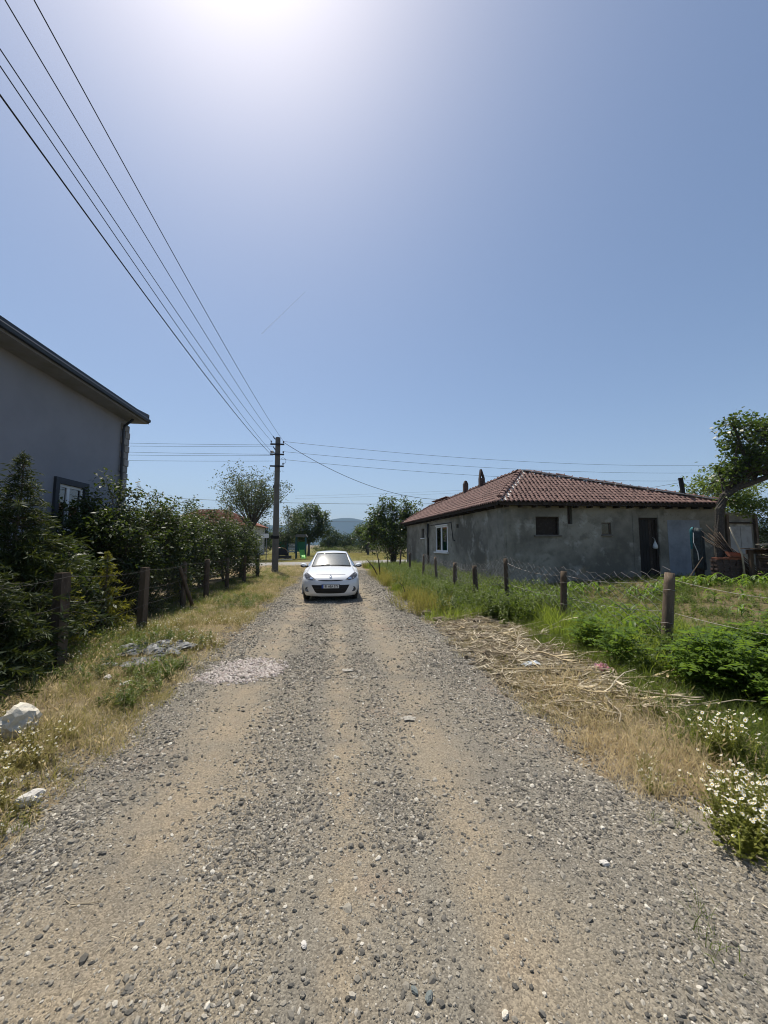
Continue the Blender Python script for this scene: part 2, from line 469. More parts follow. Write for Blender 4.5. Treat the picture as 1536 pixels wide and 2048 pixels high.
# gravel carriageway
def roadmat():
    m, nt, N, L, P = nmat('gravel_road')
    tc = N.new('ShaderNodeTexCoord')
    def noise(scale, det=6, vec=None):
        n = N.new('ShaderNodeTexNoise'); n.inputs['Scale'].default_value = scale; n.inputs['Detail'].default_value = det
        n.inputs['Roughness'].default_value = .65
        L.new(vec or tc.outputs['Object'], n.inputs['Vector']); return n.outputs['Fac']
    def mix(a, b, f):
        x = N.new('ShaderNodeMix'); x.data_type = 'RGBA'
        for k, s in (('A', a), ('B', b)):
            if isinstance(s, tuple): x.inputs[k].default_value = s + (1,)
            else: L.new(s, x.inputs[k])
        L.new(f, x.inputs['Factor']); return x.outputs['Result']
    def rmp(f, lo, hi):
        r = ramp(N, [(lo, (0, 0, 0)), (hi, (1, 1, 1))]); L.new(f, r.inputs[0]); return r.outputs[0]
    # worn dusty tracks run along the road, the loose gravel between them is greyer
    mp = N.new('ShaderNodeMapping'); mp.inputs['Scale'].default_value = (1, .16, 1); L.new(tc.outputs['Object'], mp.inputs['Vector'])
    sx = N.new('ShaderNodeSeparateXYZ'); L.new(tc.outputs['Object'], sx.inputs[0])
    nm = N.new('ShaderNodeMath'); nm.operation = 'MULTIPLY_ADD'; nm.inputs[1].default_value = .55; L.new(noise(1.6, 5), nm.inputs[0]); L.new(sx.outputs['X'], nm.inputs[2])
    mr = N.new('ShaderNodeMapRange'); mr.inputs['From Min'].default_value = -2.22; mr.inputs['From Max'].default_value = 2.78; L.new(nm.outputs[0], mr.inputs['Value'])
    px = lambda x: (x + 2.5) / 5
    k0, k1 = (0, 0, 0), (1, 1, 1)
    tr = ramp(N, [(px(-1.45), k0), (px(-1.02), k1), (px(-.55), k0), (px(-.15), k0), (px(.04), k1), (px(.25), k0), (px(.5), k0), (px(.78), k1), (px(1.15), k0)]); L.new(mr.outputs[0], tr.inputs[0])
    tm = N.new('ShaderNodeMath'); tm.operation = 'MULTIPLY'; L.new(tr.outputs[0], tm.inputs[0]); L.new(rmp(noise(2.3, 6), .32, .58), tm.inputs[1])
    base = mix((.195, .176, .143), (.235, .202, .152), rmp(noise(1.5, 6, mp.outputs[0]), .42, .60))
    base = mix(base, (.268, .220, .156), tm.outputs[0])
    base = mix(base, (.155, .142, .12), rmp(noise(1.1, 7), .50, .70))
    base = mix(base, (.25, .185, .135), rmp(noise(.7, 5), .56, .74))
    vo = N.new('ShaderNodeTexVoronoi'); vo.inputs['Scale'].default_value = 150; L.new(tc.outputs['Object'], vo.inputs['Vector'])
    vc = N.new('ShaderNodeSeparateColor'); L.new(vo.outputs['Color'], vc.inputs[0])
    r = ramp(N, [(0, (.55, .55, .55)), (.5, (.95, .95, .95)), (1, (1.5, 1.5, 1.48))]); L.new(vc.outputs[0], r.inputs[0])
    vm = N.new('ShaderNodeMix'); vm.data_type = 'RGBA'; vm.blend_type = 'MULTIPLY'; vm.inputs['Factor'].default_value = .8
    L.new(base, vm.inputs['A']); L.new(r.outputs[0], vm.inputs['B'])
    L.new(vm.outputs['Result'], P.inputs['Base Color'])
    P.inputs['Roughness'].default_value = .95; P.inputs['Specular IOR Level'].default_value = .15
    b1 = N.new('ShaderNodeBump'); b1.invert = True; b1.inputs['Strength'].default_value = .45; b1.inputs['Distance'].default_value = .004
    L.new(vo.outputs['Distance'], b1.inputs['Height'])
    b2 = N.new('ShaderNodeBump'); b2.inputs['Strength'].default_value = .7; b2.inputs['Distance'].default_value = .012
    L.new(noise(55, 5), b2.inputs['Height']); L.new(b1.outputs[0], b2.inputs['Normal'])
    L.new(b2.outputs[0], P.inputs['Normal'])
    return m
MT['road'] = roadmat()

MT['palewood'] = M('pale_planks', (.42, .37, .28), .85, [(6, (.30, .26, .2), .45, .7, 5)], [(22, .6, .008, 'noise')], rnd=.15)
MT['straw_wood'] = M('barkless_branch', (.45, .40, .31), .85, [(9, (.30, .26, .2), .5, .7, 5)], ())
MT['palechip'] = M('whitish_stone', (.55, .52, .48), .9, [(9, (.40, .37, .33), .45, .7, 5)], [(18, .5, .015, 'noise')])
MT['bluechip'] = M('blue_grey_stone', (.15, .17, .165), .8, [(9, (.22, .22, .2), .45, .7, 5)], [(18, .4, .01, 'noise')])
MT['dustlitter'] = M('dusty_scrap', (.36, .335, .29), .9, [(20, (.27, .25, .21), .45, .7, 4)], ())
HAZE_D = 1.7e-4

# ------------------------------------------------------------------ ground, road, field, hills
def sheet(name, xs, ys, hf, mat, label, kind='structure', drop=0.0):
    X, Y = np.meshgrid(xs, ys)
    Z = hf(X, Y) + drop
    V = np.stack([X.ravel(), Y.ravel(), Z.ravel()], 1)
    nx = len(xs); i = np.arange((len(ys) - 1) * nx).reshape(len(ys) - 1, nx)[:, :-1].ravel()
    F = np.stack([i, i + 1, i + nx + 1, i + nx], 1)
    o = link(name, np_mesh(name, V, F, mat, smoothed=True))
    return tag(o, label, None, None, kind)

def spaced(lo, hi, step, far):
    a = list(np.arange(lo, hi + 1e-6, step))
    d = step; x = hi
    up = []
    while x < far: d *= 1.35; x += d; up.append(x)
    d = step; x = lo; dn = []
    while x > -far: d *= 1.35; x -= d; dn.append(x)
    return np.array(dn[::-1] + a + up)

sheet('ground', spaced(-9, 20, .16, 9000), spaced(-3, 42, .16, 9000), gh, MT['ground'], 'dry brown earth and grass ground reaching the horizon')
ys = np.concatenate([np.arange(-3, 12, .045), np.arange(12, 34.5, .11)])
sheet('gravel_road', np.arange(-2.5, 3.3, .045), ys, rh, MT['road'], 'worn gravel track running straight to the cross road')

# paved cross road, slightly skewed
def cross_c(x): return 36.2 + .40 * (x + 1)
mb = MB(); P = []
for x in np.linspace(-90, 120, 160):
    row = []
    for k in (-3.1, -3.0, 0, 3.0, 3.1):
        y = cross_c(x) + k
        row.append((x, y, float(gh(x, y)) * .3 + (.045 if abs(k) < 3.05 else -.04) + .02))
    P.append(row)
tag(mb.grid(P).build('cross_road', MT['asphalt'], smoothed=False), 'pale paved road crossing behind the car', None, None, 'structure')

# vegetable plot soil on the right, field beyond the road
def plot_h(x, y):
    e = .12 * wavy(x, y, 2.5, 8, 2)
    edge = np.minimum(np.minimum(smooth(4.9, 5.5, x + e), 1 - smooth(19, 21, x)), np.minimum(smooth(3.5, 4.5, y + e), 1 - smooth(14.6, 15.3, y)))
    return gh(x, y) - .05 + .07 * edge + .02 * wavy(x, y, 7, 8, 3)
sheet('garden_soil', np.arange(4.5, 21.5, .11), np.arange(3, 15.6, .11), plot_h, MT['soil'], 'bare tilled soil of the vegetable plot beside the old house')
MT['field'] = M('field_grass', (.155, .150, .05), .95, [(.12, (.20, .165, .075), .42, .62, 6), (.5, (.10, .115, .035), .5, .7, 6), (3, (.25, .21, .10), .55, .75, 6)],
                [(4, .8, .12, 'noise')], spec=.1)
def field_h(x, y):
    return gh(x, y) - .06 + .09 * smooth(cross_c(x) + 3.6, cross_c(x) + 5.0, y) + .05 * wavy(x, y, .5, 8, 1)
sheet('field', np.arange(-90, 130, 1.3), np.concatenate([np.arange(32, 70, .8), np.arange(70, 190, 4)]), field_h, MT['field'], 'rough yellow green field beyond the cross road')
mb = MB(); P = []
for x in np.linspace(8, 90, 90):
    y = 96 + .25 * (x - 8) + 2 * float(wavy(x, 0, .3)); h = 1.0 + .35 * float(wavy(x, 3, .8))
    P.append([(x, y - 1.6, -.1), (x, y - .8, h * .6), (x, y + .2, h), (x, y + 2.5, h * .9), (x, y + 4, -.1)])
tag(mb.grid(P).build('earth_bank', MT['brownrock']), 'low dark earth bank along the far edge of the field', None, None, 'structure')

MT['hill'] = M('hill_forest', (.045, .062, .035), 1.0, [(.004, (.07, .08, .05), .4, .7, 6)], (), spec=0)
def hills(name, dist, base, amp, seed, label):
    P = []
    for a in np.linspace(R(-70), R(75), 520):
        prof = (base + amp * float(wavy(a * 9, seed, 1.0, 8, seed)) + .40 * amp * float(wavy(a * 55, seed, 1.0, 8, seed + 1))) * (.66 + .40 * math.exp(-((a - R(1.4)) / R(5)) ** 2))
        dirx, diry = math.sin(a), math.cos(a)
        row = []
        for k, f in ((0, 0), (.35, .45), (.7, .85), (1.0, 1.0), (1.5, .6), (2.2, -.05)):
            d = dist * (1 + .18 * k)
            row.append((dirx * d, diry * d, prof * f - (6 if f <= 0 else 0)))
        P.append(row)
    return tag(MB().grid(P).build(name, MT['hill'], smoothed=True), label, None, None, 'structure')
hills('hills', 3000, 262, 36, 2, 'distant wooded mountain ridge faded blue by the air')

# ------------------------------------------------------------------ scattering of uncountable stuff
def scatter(name, pts, rots, scl, protos, label, cat, mat=None, seed=0, idx=None):
    n = len(pts)
    me = bpy.data.meshes.new(name)
    me.vertices.add(n); me.vertices.foreach_set('co', np.ascontiguousarray(pts, np.float32).ravel())
    a = me.attributes.new('rot', 'FLOAT_VECTOR', 'POINT'); a.data.foreach_set('vector', np.ascontiguousarray(rots, np.float32).ravel())
    a = me.attributes.new('scl', 'FLOAT_VECTOR', 'POINT'); a.data.foreach_set('vector', np.ascontiguousarray(scl, np.float32).ravel())
    if idx is None: idx = np.random.RandomState(seed).randint(0, len(protos), n)
    a = me.attributes.new('idx', 'INT', 'POINT'); a.data.foreach_set('value', np.ascontiguousarray(idx, np.int32))
    c = bpy.data.collections.new(name + '_kinds')
    for p in protos: c.objects.link(p)
    ng = bpy.data.node_groups.new(name, 'GeometryNodeTree')
    ng.interface.new_socket('Geometry', in_out='INPUT', socket_type='NodeSocketGeometry')
    ng.interface.new_socket('Geometry', in_out='OUTPUT', socket_type='NodeSocketGeometry')
    N, L = ng.nodes, ng.links
    gi, go = N.new('NodeGroupInput'), N.new('NodeGroupOutput')
    ip = N.new('GeometryNodeInstanceOnPoints'); ip.inputs['Pick Instance'].default_value = True
    ci = N.new('GeometryNodeCollectionInfo'); ci.inputs['Collection'].default_value = c
    ci.inputs['Separate Children'].default_value = True; ci.inputs['Reset Children'].default_value = True
    def attr(nm, t):
        x = N.new('GeometryNodeInputNamedAttribute'); x.data_type = t; x.inputs['Name'].default_value = nm; return x.outputs['Attribute']
    L.new(gi.outputs[0], ip.inputs['Points']); L.new(ci.outputs[0], ip.inputs['Instance'])
    L.new(attr('idx', 'INT'), ip.inputs['Instance Index'])
    L.new(attr('rot', 'FLOAT_VECTOR'), ip.inputs['Rotation'])
    L.new(attr('scl', 'FLOAT_VECTOR'), ip.inputs['Scale'])
    L.new(ip.outputs[0], go.inputs[0])
    o = link(name, me)
    md = o.modifiers.new('scatter', 'NODES'); md.node_group = ng
    return tag(o, label, cat, None, 'stuff')

def proto(name, me):
    return bpy.data.objects.new(name, me)

def place(rs, n, x0, x1, y0, y1, keep, near_bias=1.0):
    """random ground points inside a box thinned by keep(x, y) -> 0..1"""
    out = []
    tot = 0
    while tot < n:
        x = rs.uniform(x0, x1, n * 2); u = rs.uniform(0, 1, n * 2)
        y = y0 + (y1 - y0) * u ** near_bias
        k = rs.uniform(0, 1, n * 2) < keep(x, y)
        out.append(np.stack([x[k], y[k]], 1)); tot += k.sum()
        if len(out) > 40: break
    return np.concatenate(out)[:n]

# --- stones
def stone_mesh(seed, name, mat, sub=1):
    rs = np.random.RandomState(seed)
    bm = bmesh.new(); bmesh.ops.create_icosphere(bm, subdivisions=sub, radius=1)
    dirs = rs.normal(size=(7, 3)); dirs /= np.linalg.norm(dirs, axis=1)[:, None]
    for v in bm.verts:
        p = np.array(v.co)
        r = 1.0
        for d, o in zip(dirs, rs.uniform(.62, .95, 7)):       # chip planes off
            dd = p.dot(d)
            if dd > 0: r = min(r, o / max(dd, 1e-3)) if dd * r > o else r
        p = p * r * rs.uniform(.92, 1.06)
        v.co = Vector(p * np.array([1.15, .9, .68]))
    me = bpy.data.meshes.new(name); bm.to_mesh(me); bm.free()
    me.materials.append(mat)
    return me
stones = [proto('gravel_kind_%d' % k, stone_mesh(100 + k, 'gravel_stone', MT['stone'])) for k in range(8)]
rs = np.random.RandomState(5)
def stone_density(x, y):
    x_ = x + .12 * wavy(x, y, 1.2, 8, 1)
    d = .36 + .72 * np.exp(-((x_ + .42) / .30) ** 2) + .35 * np.exp(-((x_ - .42) / .20) ** 2) + 1.0 * smooth(1.15, 1.7, x_ + .15) + .8 * smooth(1.25, 1.65, -x_)
    d = d - .26 * np.exp(-((x_ + .98) / .24) ** 2) - .22 * np.exp(-((x_ - .05) / .12) ** 2) - .24 * np.exp(-((x_ - .78) / .20) ** 2)
    d = d * (.55 + .75 * (wavy(x, y, 2.1, 8, 2) * .5 + .5)) + .15 * (wavy(x, y, 5, 8, 0))
    d = d * (1 - smooth(1.9, 2.4, np.abs(x) + .25 * wavy(x, y, 2, 6, 2) - np.where(x > 0, .8 * (1 - smooth(1.9, 2.9, y)), 0)))
    return np.clip(d, .02, 1)
sets = []
for n, y0, y1, s0, sd in ((70000, .75, 2.8, .0037, .60), (58000, 2.2, 6.2, .0054, .56), (32000, 5, 12, .0088, .50), (16000, 11, 26, .015, .38)):
    p = place(rs, n, -2.4, 3.2, y0, y1, stone_density)
    s = np.minimum(s0 * np.exp(rs.normal(0, sd, len(p))), s0 * 4.2)
    sets.append((p, s))
# a few bigger stones that stay in view close by
p = place(rs, 900, -2.3, 2.4, .8, 6, stone_density); sets.append((p, .013 * np.exp(rs.normal(0, .25, len(p)))))
p = np.concatenate([q[0] for q in sets]); s = np.concatenate([q[1] for q in sets])
z = zz(p[:, 0], p[:, 1]) + s * .06
rot = np.stack([rs.normal(0, .35, len(p)), rs.normal(0, .35, len(p)), rs.uniform(0, 6.28, len(p))], 1)
scl = s[:, None] * rs.uniform(.75, 1.25, (len(p), 3))
scatter('gravel', np.column_stack([p, z]), rot, scl, stones, 'loose grey gravel stones strewn over the track', 'gravel')
# pale chippings tipped by the left edge
pst = [proto('chip_kind_%d' % k, stone_mesh(140 + k, 'pale_chip', MT['palestone'])) for k in range(5)]
def chip_d(x, y):
    q = ((x + 1.22) / .55) ** 2 + ((y - 5.55) / .52) ** 2 + .35 * wavy(x, y, 6, 8, 1)
    return 1 - smooth(.25, 1.25, q)
p = place(rs, 1700, -2.2, -.3, 4.5, 6.6, chip_d); s = .016 * np.exp(rs.normal(0, .3, len(p)))
scatter('pale_gravel', np.column_stack([p, zz(p[:, 0], p[:, 1]) + s * .25]), np.stack([rs.normal(0, .4, len(p)), rs.normal(0, .4, len(p)), rs.uniform(0, 6.28, len(p))], 1),
        s[:, None] * rs.uniform(.75, 1.25, (len(p), 3)), pst, 'patch of pale pinkish chippings at the left edge of the track', 'gravel')

# --- grasses
def blades_mesh(name, mat, n, h, w, lean, seed, spread=.05, seg=3, heads=None, headmat=None):
    rs = np.random.RandomState(seed); V, F, FM = [], [], []
    for b in range(n):
        a = rs.uniform(0, 6.28); hh = h * rs.uniform(.45, 1.1); ln = lean * rs.uniform(.3, 1.6)
        bx, by = rs.normal(0, spread, 2); wa = a + 1.57 + rs.normal(0, .5); ww = w * rs.uniform(.6, 1.3)
        base = len(V)
        for k in range(seg + 1):
            t = k / seg
            r = hh * ln * t ** 1.8; zc = hh * (t - .28 * ln * t ** 2.4)
            cx, cy = bx + math.cos(a) * r, by + math.sin(a) * r
            wk = ww * (1 - .9 * t ** 1.5) / 2
            V += [(cx - math.cos(wa) * wk, cy - math.sin(wa) * wk, zc), (cx + math.cos(wa) * wk, cy + math.sin(wa) * wk, zc)]
        for k in range(seg):
            q = base + 2 * k; F.append((q, q + 1, q + 3, q + 2)); FM.append(0)
        if heads and rs.rand() < heads:
            tip = np.array([cx, cy, zc]); d = np.array([math.cos(a) * ln, math.sin(a) * ln, 1.0]); d /= np.linalg.norm(d)
            for q in (0, 1):
                sd = np.array([math.cos(wa + q * 1.57), math.sin(wa + q * 1.57), 0]) * w * 1.7
                b2 = len(V); L = h * .22
                V += [tuple(tip - d * L * .1), tuple(tip + d * L * .35 + sd), tuple(tip + d * L), tuple(tip + d * L * .35 - sd)]
                F.append((b2, b2 + 1, b2 + 2, b2 + 3)); FM.append(1 if headmat else 0)
    return np_mesh(name, V, F, [mat] + ([headmat] if headmat else []), FM)

def leafy_mesh(name, mat, h, nst, nleaf, ls, seed, spread=.1, droop=.3, flower=None, nfl=0, fs=.012, fmats=()):
    """stems with small leaves; flowers are little discs of petals with a yellow heart"""
    rs = np.random.RandomState(seed); V, F, FM = [], [], []
    def quad(a, b, c, d, m):
        i = len(V); V.extend([tuple(a), tuple(b), tuple(c), tuple(d)]); F.append((i, i + 1, i + 2, i + 3)); FM.append(m)
    for s in range(nst):
        a = rs.uniform(0, 6.28); ln = rs.uniform(.1, .9) * spread / .1 * .45; hh = h * rs.uniform(.6, 1.1)
        b0 = np.array([rs.normal(0, spread * .4), rs.normal(0, spread * .4), 0])
        dirv = np.array([math.cos(a) * ln, math.sin(a) * ln, 1])
        pt = lambda t: b0 + dirv * hh * t - np.array([0, 0, .18 * ln * hh * t * t])
        sw = np.array([-math.sin(a), math.cos(a), 0]) * .0022
        for k in range(3): quad(pt(k / 3) - sw, pt(k / 3) + sw, pt((k + 1) / 3) + sw, pt((k + 1) / 3) - sw, 0)
        for l in range(nleaf):
            t = rs.uniform(.12, 1); p = pt(t); la = rs.uniform(0, 6.28)
            d = np.array([math.cos(la), math.sin(la), rs.uniform(-droop, .7)]); d /= np.linalg.norm(d)
            sd = np.cross(d, [0, 0, 1]); sd /= np.linalg.norm(sd) + 1e-6; sd = sd + np.array([0, 0, rs.normal(0, .35)])
            L = ls * rs.uniform(.6, 1.3) * (1.15 - .5 * t)
            quad(p, p + d * L * .5 + sd * L * .27, p + d * L + np.array([0, 0, -.15 * L]), p + d * L * .5 - sd * L * .27, 0)
        if s < nfl:
            p = pt(1.0) + np.array([0, 0, .006]); tl = rs.normal(0, .45, 2)
            nx = np.array([1, 0, tl[0]]); ny = np.array([0, 1, tl[1]]); r = fs * rs.uniform(.75, 1.2); ph = rs.uniform(0, 6)
            for k in range(8):
                q = ph + k * math.pi / 4
                e = lambda ang, rr: p + (nx * math.cos(ang) + ny * math.sin(ang)) * rr
                quad(e(q - .10, r * .3), e(q - .30, r), e(q + .30, r), e(q + .10, r * .3), 1)
            up = np.array([0, 0, .35 * r])
            for k in range(4):
                q = k * math.pi / 2
                quad(p + up, e(q, r * .42) + up * .3, e(q + .785, r * .42) + up * .3, e(q + 1.57, r * .42) + up * .3, 2)
    return np_mesh(name, V, F, [mat] + list(fmats), FM)

def scat_std(name, p, protos, label, cat, smin, smax, seed, tilt=.12, zoff=-.01, flat=1.0):
    rs = np.random.RandomState(seed); n = len(p)
    s = rs.uniform(smin, smax, n)
    rot = np.stack([rs.normal(0, tilt, n), rs.normal(0, tilt, n), rs.uniform(0, 6.28, n)], 1)
    return scatter(name, np.column_stack([p, zz(p[:, 0], p[:, 1]) + zoff]), rot, np.stack([s, s, s * flat * rs.uniform(.75, 1.2, n)], 1), protos, label, cat, seed=seed)

F3 = (MT['petal'], MT['floret'])
dry = [proto('dry_tuft_%d' % k, blades_mesh('dry_tuft', MT['drygrass'], 16, .17, .0042, .9, 20 + k, .06)) for k in range(4)] + \
      [proto('dry_tuft_head_%d' % k, blades_mesh('dry_tuft_head', MT['drygrass'], 10, .26, .0042, .5, 40 + k, .05, heads=.7)) for k in range(2)]
olive = [proto('olive_tuft_%d' % k, blades_mesh('olive_tuft', MT['olivegrass'], 18, .16, .0045, .7, 60 + k, .07)) for k in range(5)]
green = [proto('green_tuft_%d' % k, blades_mesh('green_tuft', MT['greengrass'], 18, .20, .006, .7, 80 + k, .07)) for k in range(5)]
tall = [proto('tall_tuft_%d' % k, blades_mesh('tall_tuft', MT['brightgrass'], 16, .42, .011, .65, 90 + k, .08, seg=4)) for k in range(5)]
weedp = [proto('weed_%d' % k, leafy_mesh('weed', MT['weed'], .24, 5, 11, .055, 200 + k, .09)) for k in range(5)]
tallweed = [proto('tall_weed_%d' % k, leafy_mesh('tall_weed', MT['weed'], .62, 6, 26, .07, 220 + k, .11)) for k in range(5)]
yellow = [proto('yellow_weed_%d' % k, leafy_mesh('yellow_weed', MT['yellowweed'], .42, 9, 22, .028, 240 + k, .16)) for k in range(4)]
daisy = [proto('daisy_tuft_%d' % k, leafy_mesh('daisy_tuft', MT['olivegrass'], .15, 7, 9, .03, 260 + k, .10, nfl=5, fs=.0085, fmats=F3)) for k in range(5)]

rs = np.random.RandomState(31)
def left_edge(x, y): return -1.72 - .18 * wavy(x * .3, y, 1.3, 8, 3)
def on_left(x, y): return smooth(.0, .35, left_edge(x, y) - x + .12 * wavy(x, y, 5, 6, 1)) * (1 - smooth(31, 33, y))
# left verge
p = place(rs, 3900, -4.3, -1.6, .9, 31, lambda x, y: on_left(x, y) * (.45 + .55 * smooth(-.1, .3, wavy(x, y, 1.7, 8, 0))) * (1 - .45 * smooth(3.2, 4.4, -x)), 1.45)
scat_std('dry_grass', p, dry, 'matted straw coloured grass along the left verge', 'grass', .4, 1.1, 1, .3, flat=.7)
p = place(rs, 5200, -4.4, -1.7, 2.6, 32, lambda x, y: on_left(x, y) * (.25 + .75 * smooth(-.25, .35, wavy(x, y, 1.5, 8, 2))), 1.4)
scat_std('verge_grass', p, olive, 'olive green grass tufts on the left verge below the fence', 'grass', .45, 1.05, 2, .25)
p = place(rs, 2500, -5.2, -2.1, 2.4, 31, lambda x, y: on_left(x, y) * smooth(2.6, 3.9, -x + .5 * wavy(x, y, 1.4, 8, 3)), 1.4)
scat_std('green_grass', p, green, 'green grass tufts at the foot of the left fence', 'grass', .5, 1.15, 3)
p = place(rs, 520, -4.4, -1.75, 2.6, 12, lambda x, y: on_left(x, y) * smooth(.0, .5, wavy(x, y, 1.6, 8, 1)) * (.3 + .7 * np.exp(-((y - 4.9) / 1.3) ** 2)), 1.0)
scat_std('daisies', p, daisy, 'tiny white daisies among the left verge grass', 'flowers', .6, 1.1, 4)
p = place(rs, 750, -5, -2.1, 4.4, 22, lambda x, y: on_left(x, y) * smooth(.1, .5, wavy(x, y, 1.2, 8, 0)), 1.3)
scat_std('verge_weeds', p, weedp, 'low leafy weeds on the left verge', 'weeds', .45, .95, 5)
# right verge
def right_edge(x, y): return 1.85 + .18 * wavy(x * .3, y, 1.3, 8, 3)
def on_right(x, y): return smooth(.0, .35, x - right_edge(x, y) + .12 * wavy(x, y, 5, 6, 1))
p = place(rs, 430, 1.7, 3.6, 1.3, 4.8, lambda x, y: on_right(x, y) * (1 - .9 * smooth(2.9, 3.3, x + .15 * wavy(x, y, 3))) * smooth(2.15, 2.75, y + .25 * wavy(x, y, 2.5, 6, 1)) * (.3 + .7 * np.exp(-((y - 3.1) / .6) ** 2)))
scat_std('dry_grass', p, dry, 'golden dry grass with seed heads on the right road edge', 'grass', .3, 1.2, 6, .28)
p = place(rs, 800, 1.7, 4.6, 3.5, 9, lambda x, y: on_right(x, y) * (.25 + .75 * smooth(.1, .5, wavy(x, y, 1.9, 8, 1))) * .8)
scat_std('olive_grass', p, olive, 'thin olive grass between the straw heaps on the right', 'grass', .4, .95, 7)
p = place(rs, 2600, 2.5, 5.2, 2.2, 9.5, lambda x, y: smooth(-.25, .35, x - 3.1 - .12 * (y - 3) - .6 * smooth(5, 7, y) * 0 + .3 * wavy(x, y, 2)))
scat_std('green_grass', p, green, 'deep green grass under the right fence', 'grass', .6, 1.35, 8)
p = place(rs, 4200, 3.7, 7.2, 4.4, 13.2, lambda x, y: smooth(-.1, .4, x - 3.75 + .2 * wavy(x, y, 2)) * (1 - smooth(.5, 1.8, np.abs(x - 4.75 - .02 * y))) * (.4 + .6 * smooth(-.2, .3, wavy(x, y, 1.3, 8, 2))))
scat_std('tall_grass', p, tall, 'bright green tall grass growing along the right wire fence', 'grass', .35, 1.25, 9)
p = place(rs, 700, 4.2, 6.4, 5.2, 8.6, lambda x, y: .5 + .5 * smooth(-.1, .4, wavy(x, y, 1.7, 8, 1)))
scat_std('tall_grass', p, tall, 'tallest bright grass between the two nearest right fence posts', 'grass', .8, 1.35, 24)
p = place(rs, 900, 3.0, 6.2, 4.4, 12, lambda x, y: smooth(-.1, .4, x - 3.25 + .25 * wavy(x, y, 2)) * smooth(-.1, .4, wavy(x, y, 1.4, 8, 3)))
scat_std('tall_weeds', p, tallweed, 'leafy weeds mixed into the tall grass along the right fence', 'weeds', .35, 1.05, 23)
p = place(rs, 2900, 2.0, 6.6, 8.6, 31, lambda x, y: smooth(-.05, .45, x - 2.25 - .35 * (1 - smooth(9, 12, y)) + .25 * wavy(x, y, 1.5)) * smooth(8.3, 10.8, y + .5 * wavy(x, y, 1.2)), 1.3)
scat_std('tall_weeds', p, tallweed, 'tall green weeds between the track and the old house', 'weeds', .35, .95, 10)
p = place(rs, 2600, 2.0, 6.6, 8.4, 31, lambda x, y: smooth(.0, .4, x - 2.0 + .25 * wavy(x, y, 1.5)), 1.3)
scat_std('tall_grass', p, tall, 'tall green grass mixed with weeds by the old house', 'grass', .4, 1.0, 11)
p = np.concatenate([np.stack([rs.normal(2.35, .28, 60), rs.normal(10.2, .55, 60)], 1), np.stack([rs.normal(2.55, .3, 80), rs.normal(17.5, 2.2, 80)], 1)])
scat_std('yellow_weeds', p, yellow, 'dense pale yellow flowering bush of weeds beside the car', 'weeds', .7, 1.35, 22)
p = place(rs, 420, 1.75, 3.1, 8.9, 30, lambda x, y: smooth(.1, .5, x - 1.75 + .2 * wavy(x, y, 2)) * (1 - smooth(2.5, 3.0, x)) * smooth(-.1, .4, wavy(x, y, .9, 6, 3)), 1.2)
scat_std('yellow_weeds', p, yellow, 'pale yellow flowering weeds at the right road edge', 'weeds', .6, 1.15, 12)
p = place(rs, 4200, 5.0, 20, 4.3, 15, lambda x, y: .25 + .75 * smooth(.15, .55, wavy(x, y, .9, 8, 0)))
scat_std('plot_weeds', p, weedp, 'sparse weeds over the bare soil of the plot', 'weeds', .4, 1.1, 13)
p = place(rs, 6500, 5.0, 20, 4.3, 15, lambda x, y: .42 + .58 * smooth(.0, .5, wavy(x, y, .8, 8, 1)))
scat_std('plot_grass', p, olive, 'thin dry grass over the soil of the plot', 'grass', .5, 1.3, 14)
# beyond the road junction
p = place(rs, 5000, -12, 22, 31, 75, lambda x, y: np.where((y > cross_c(x) + 3.4) | ((y < cross_c(x) - 3.3) & (np.abs(x) > 2.2)), 1, 0) * (.5 + .5 * smooth(-.2, .3, wavy(x, y, .4))), 1.2)
scat_std('field_grass', p, olive, 'clumps of rough grass in the field beyond the road', 'grass', 1.3, 2.8, 15)
p = place(rs, 2600, -14, -3.0, 22, 34, lambda x, y: np.where(y < cross_c(x) - 3.2, 1, 0) * (.4 + .6 * smooth(-.2, .3, wavy(x, y, .9))))
scat_std('dry_grass', p, dry, 'dry grass round the foot of the utility pole', 'grass', .8, 1.5, 16, .3, flat=.7)

# --- dry stalks strewn on the right
def stalk_mesh(seed, L, w):
    rs = np.random.RandomState(seed); mb = MB()
    pts = [(0, 0, 0)]
    a = 0
    for k in range(4):
        a += rs.normal(0, .30); q = pts[-1]
        pts.append((q[0] + math.cos(a) * L / 4, q[1] + math.sin(a) * L / 4, q[2] + rs.normal(0, .02) * L))
    mb.tube(pts, [w, w * .95, w * .85, w * .7, w * .45], 5)
    for k in range(2):
        q = Vector(pts[rs.randint(1, 4)]); b = rs.uniform(0, 6.28); e = q + Vector((math.cos(b), math.sin(b), .15)) * L * .3
        s = Vector((-math.sin(b), math.cos(b), .3)) * w * 1.6
        mb.add([q - s * .3, q + s * .3, (q + e) / 2 + s, e, (q + e) / 2 - s], [(0, 1, 2, 3, 4)])
    me = bpy.data.meshes.new('stalk'); me.from_pydata(mb.v, [], mb.f); me.materials.append(MT['straw']); me.update()
    return me
straw = [proto('stalk_%d' % k, stalk_mesh(300 + k, .42, .0052)) for k in range(6)]
def straw_d(x, y):
    e = x + .25 * wavy(x, y, 1.8, 8, 2)
    return smooth(1.75, 2.35, e) * (1 - smooth(3.4, 4.0, e - .07 * (y - 5))) * smooth(3.4, 4.2, y + .3 * wavy(x, y, 2)) * (1 - smooth(8.3, 9.3, y)) * (.35 + .65 * smooth(-.3, .3, wavy(x, y, 1.6, 8, 0)))
p = place(rs, 2700, 1.6, 4.4, 3.0, 9.6, straw_d)
n = len(p); s = np.exp(rs.normal(-.45, .45, n))
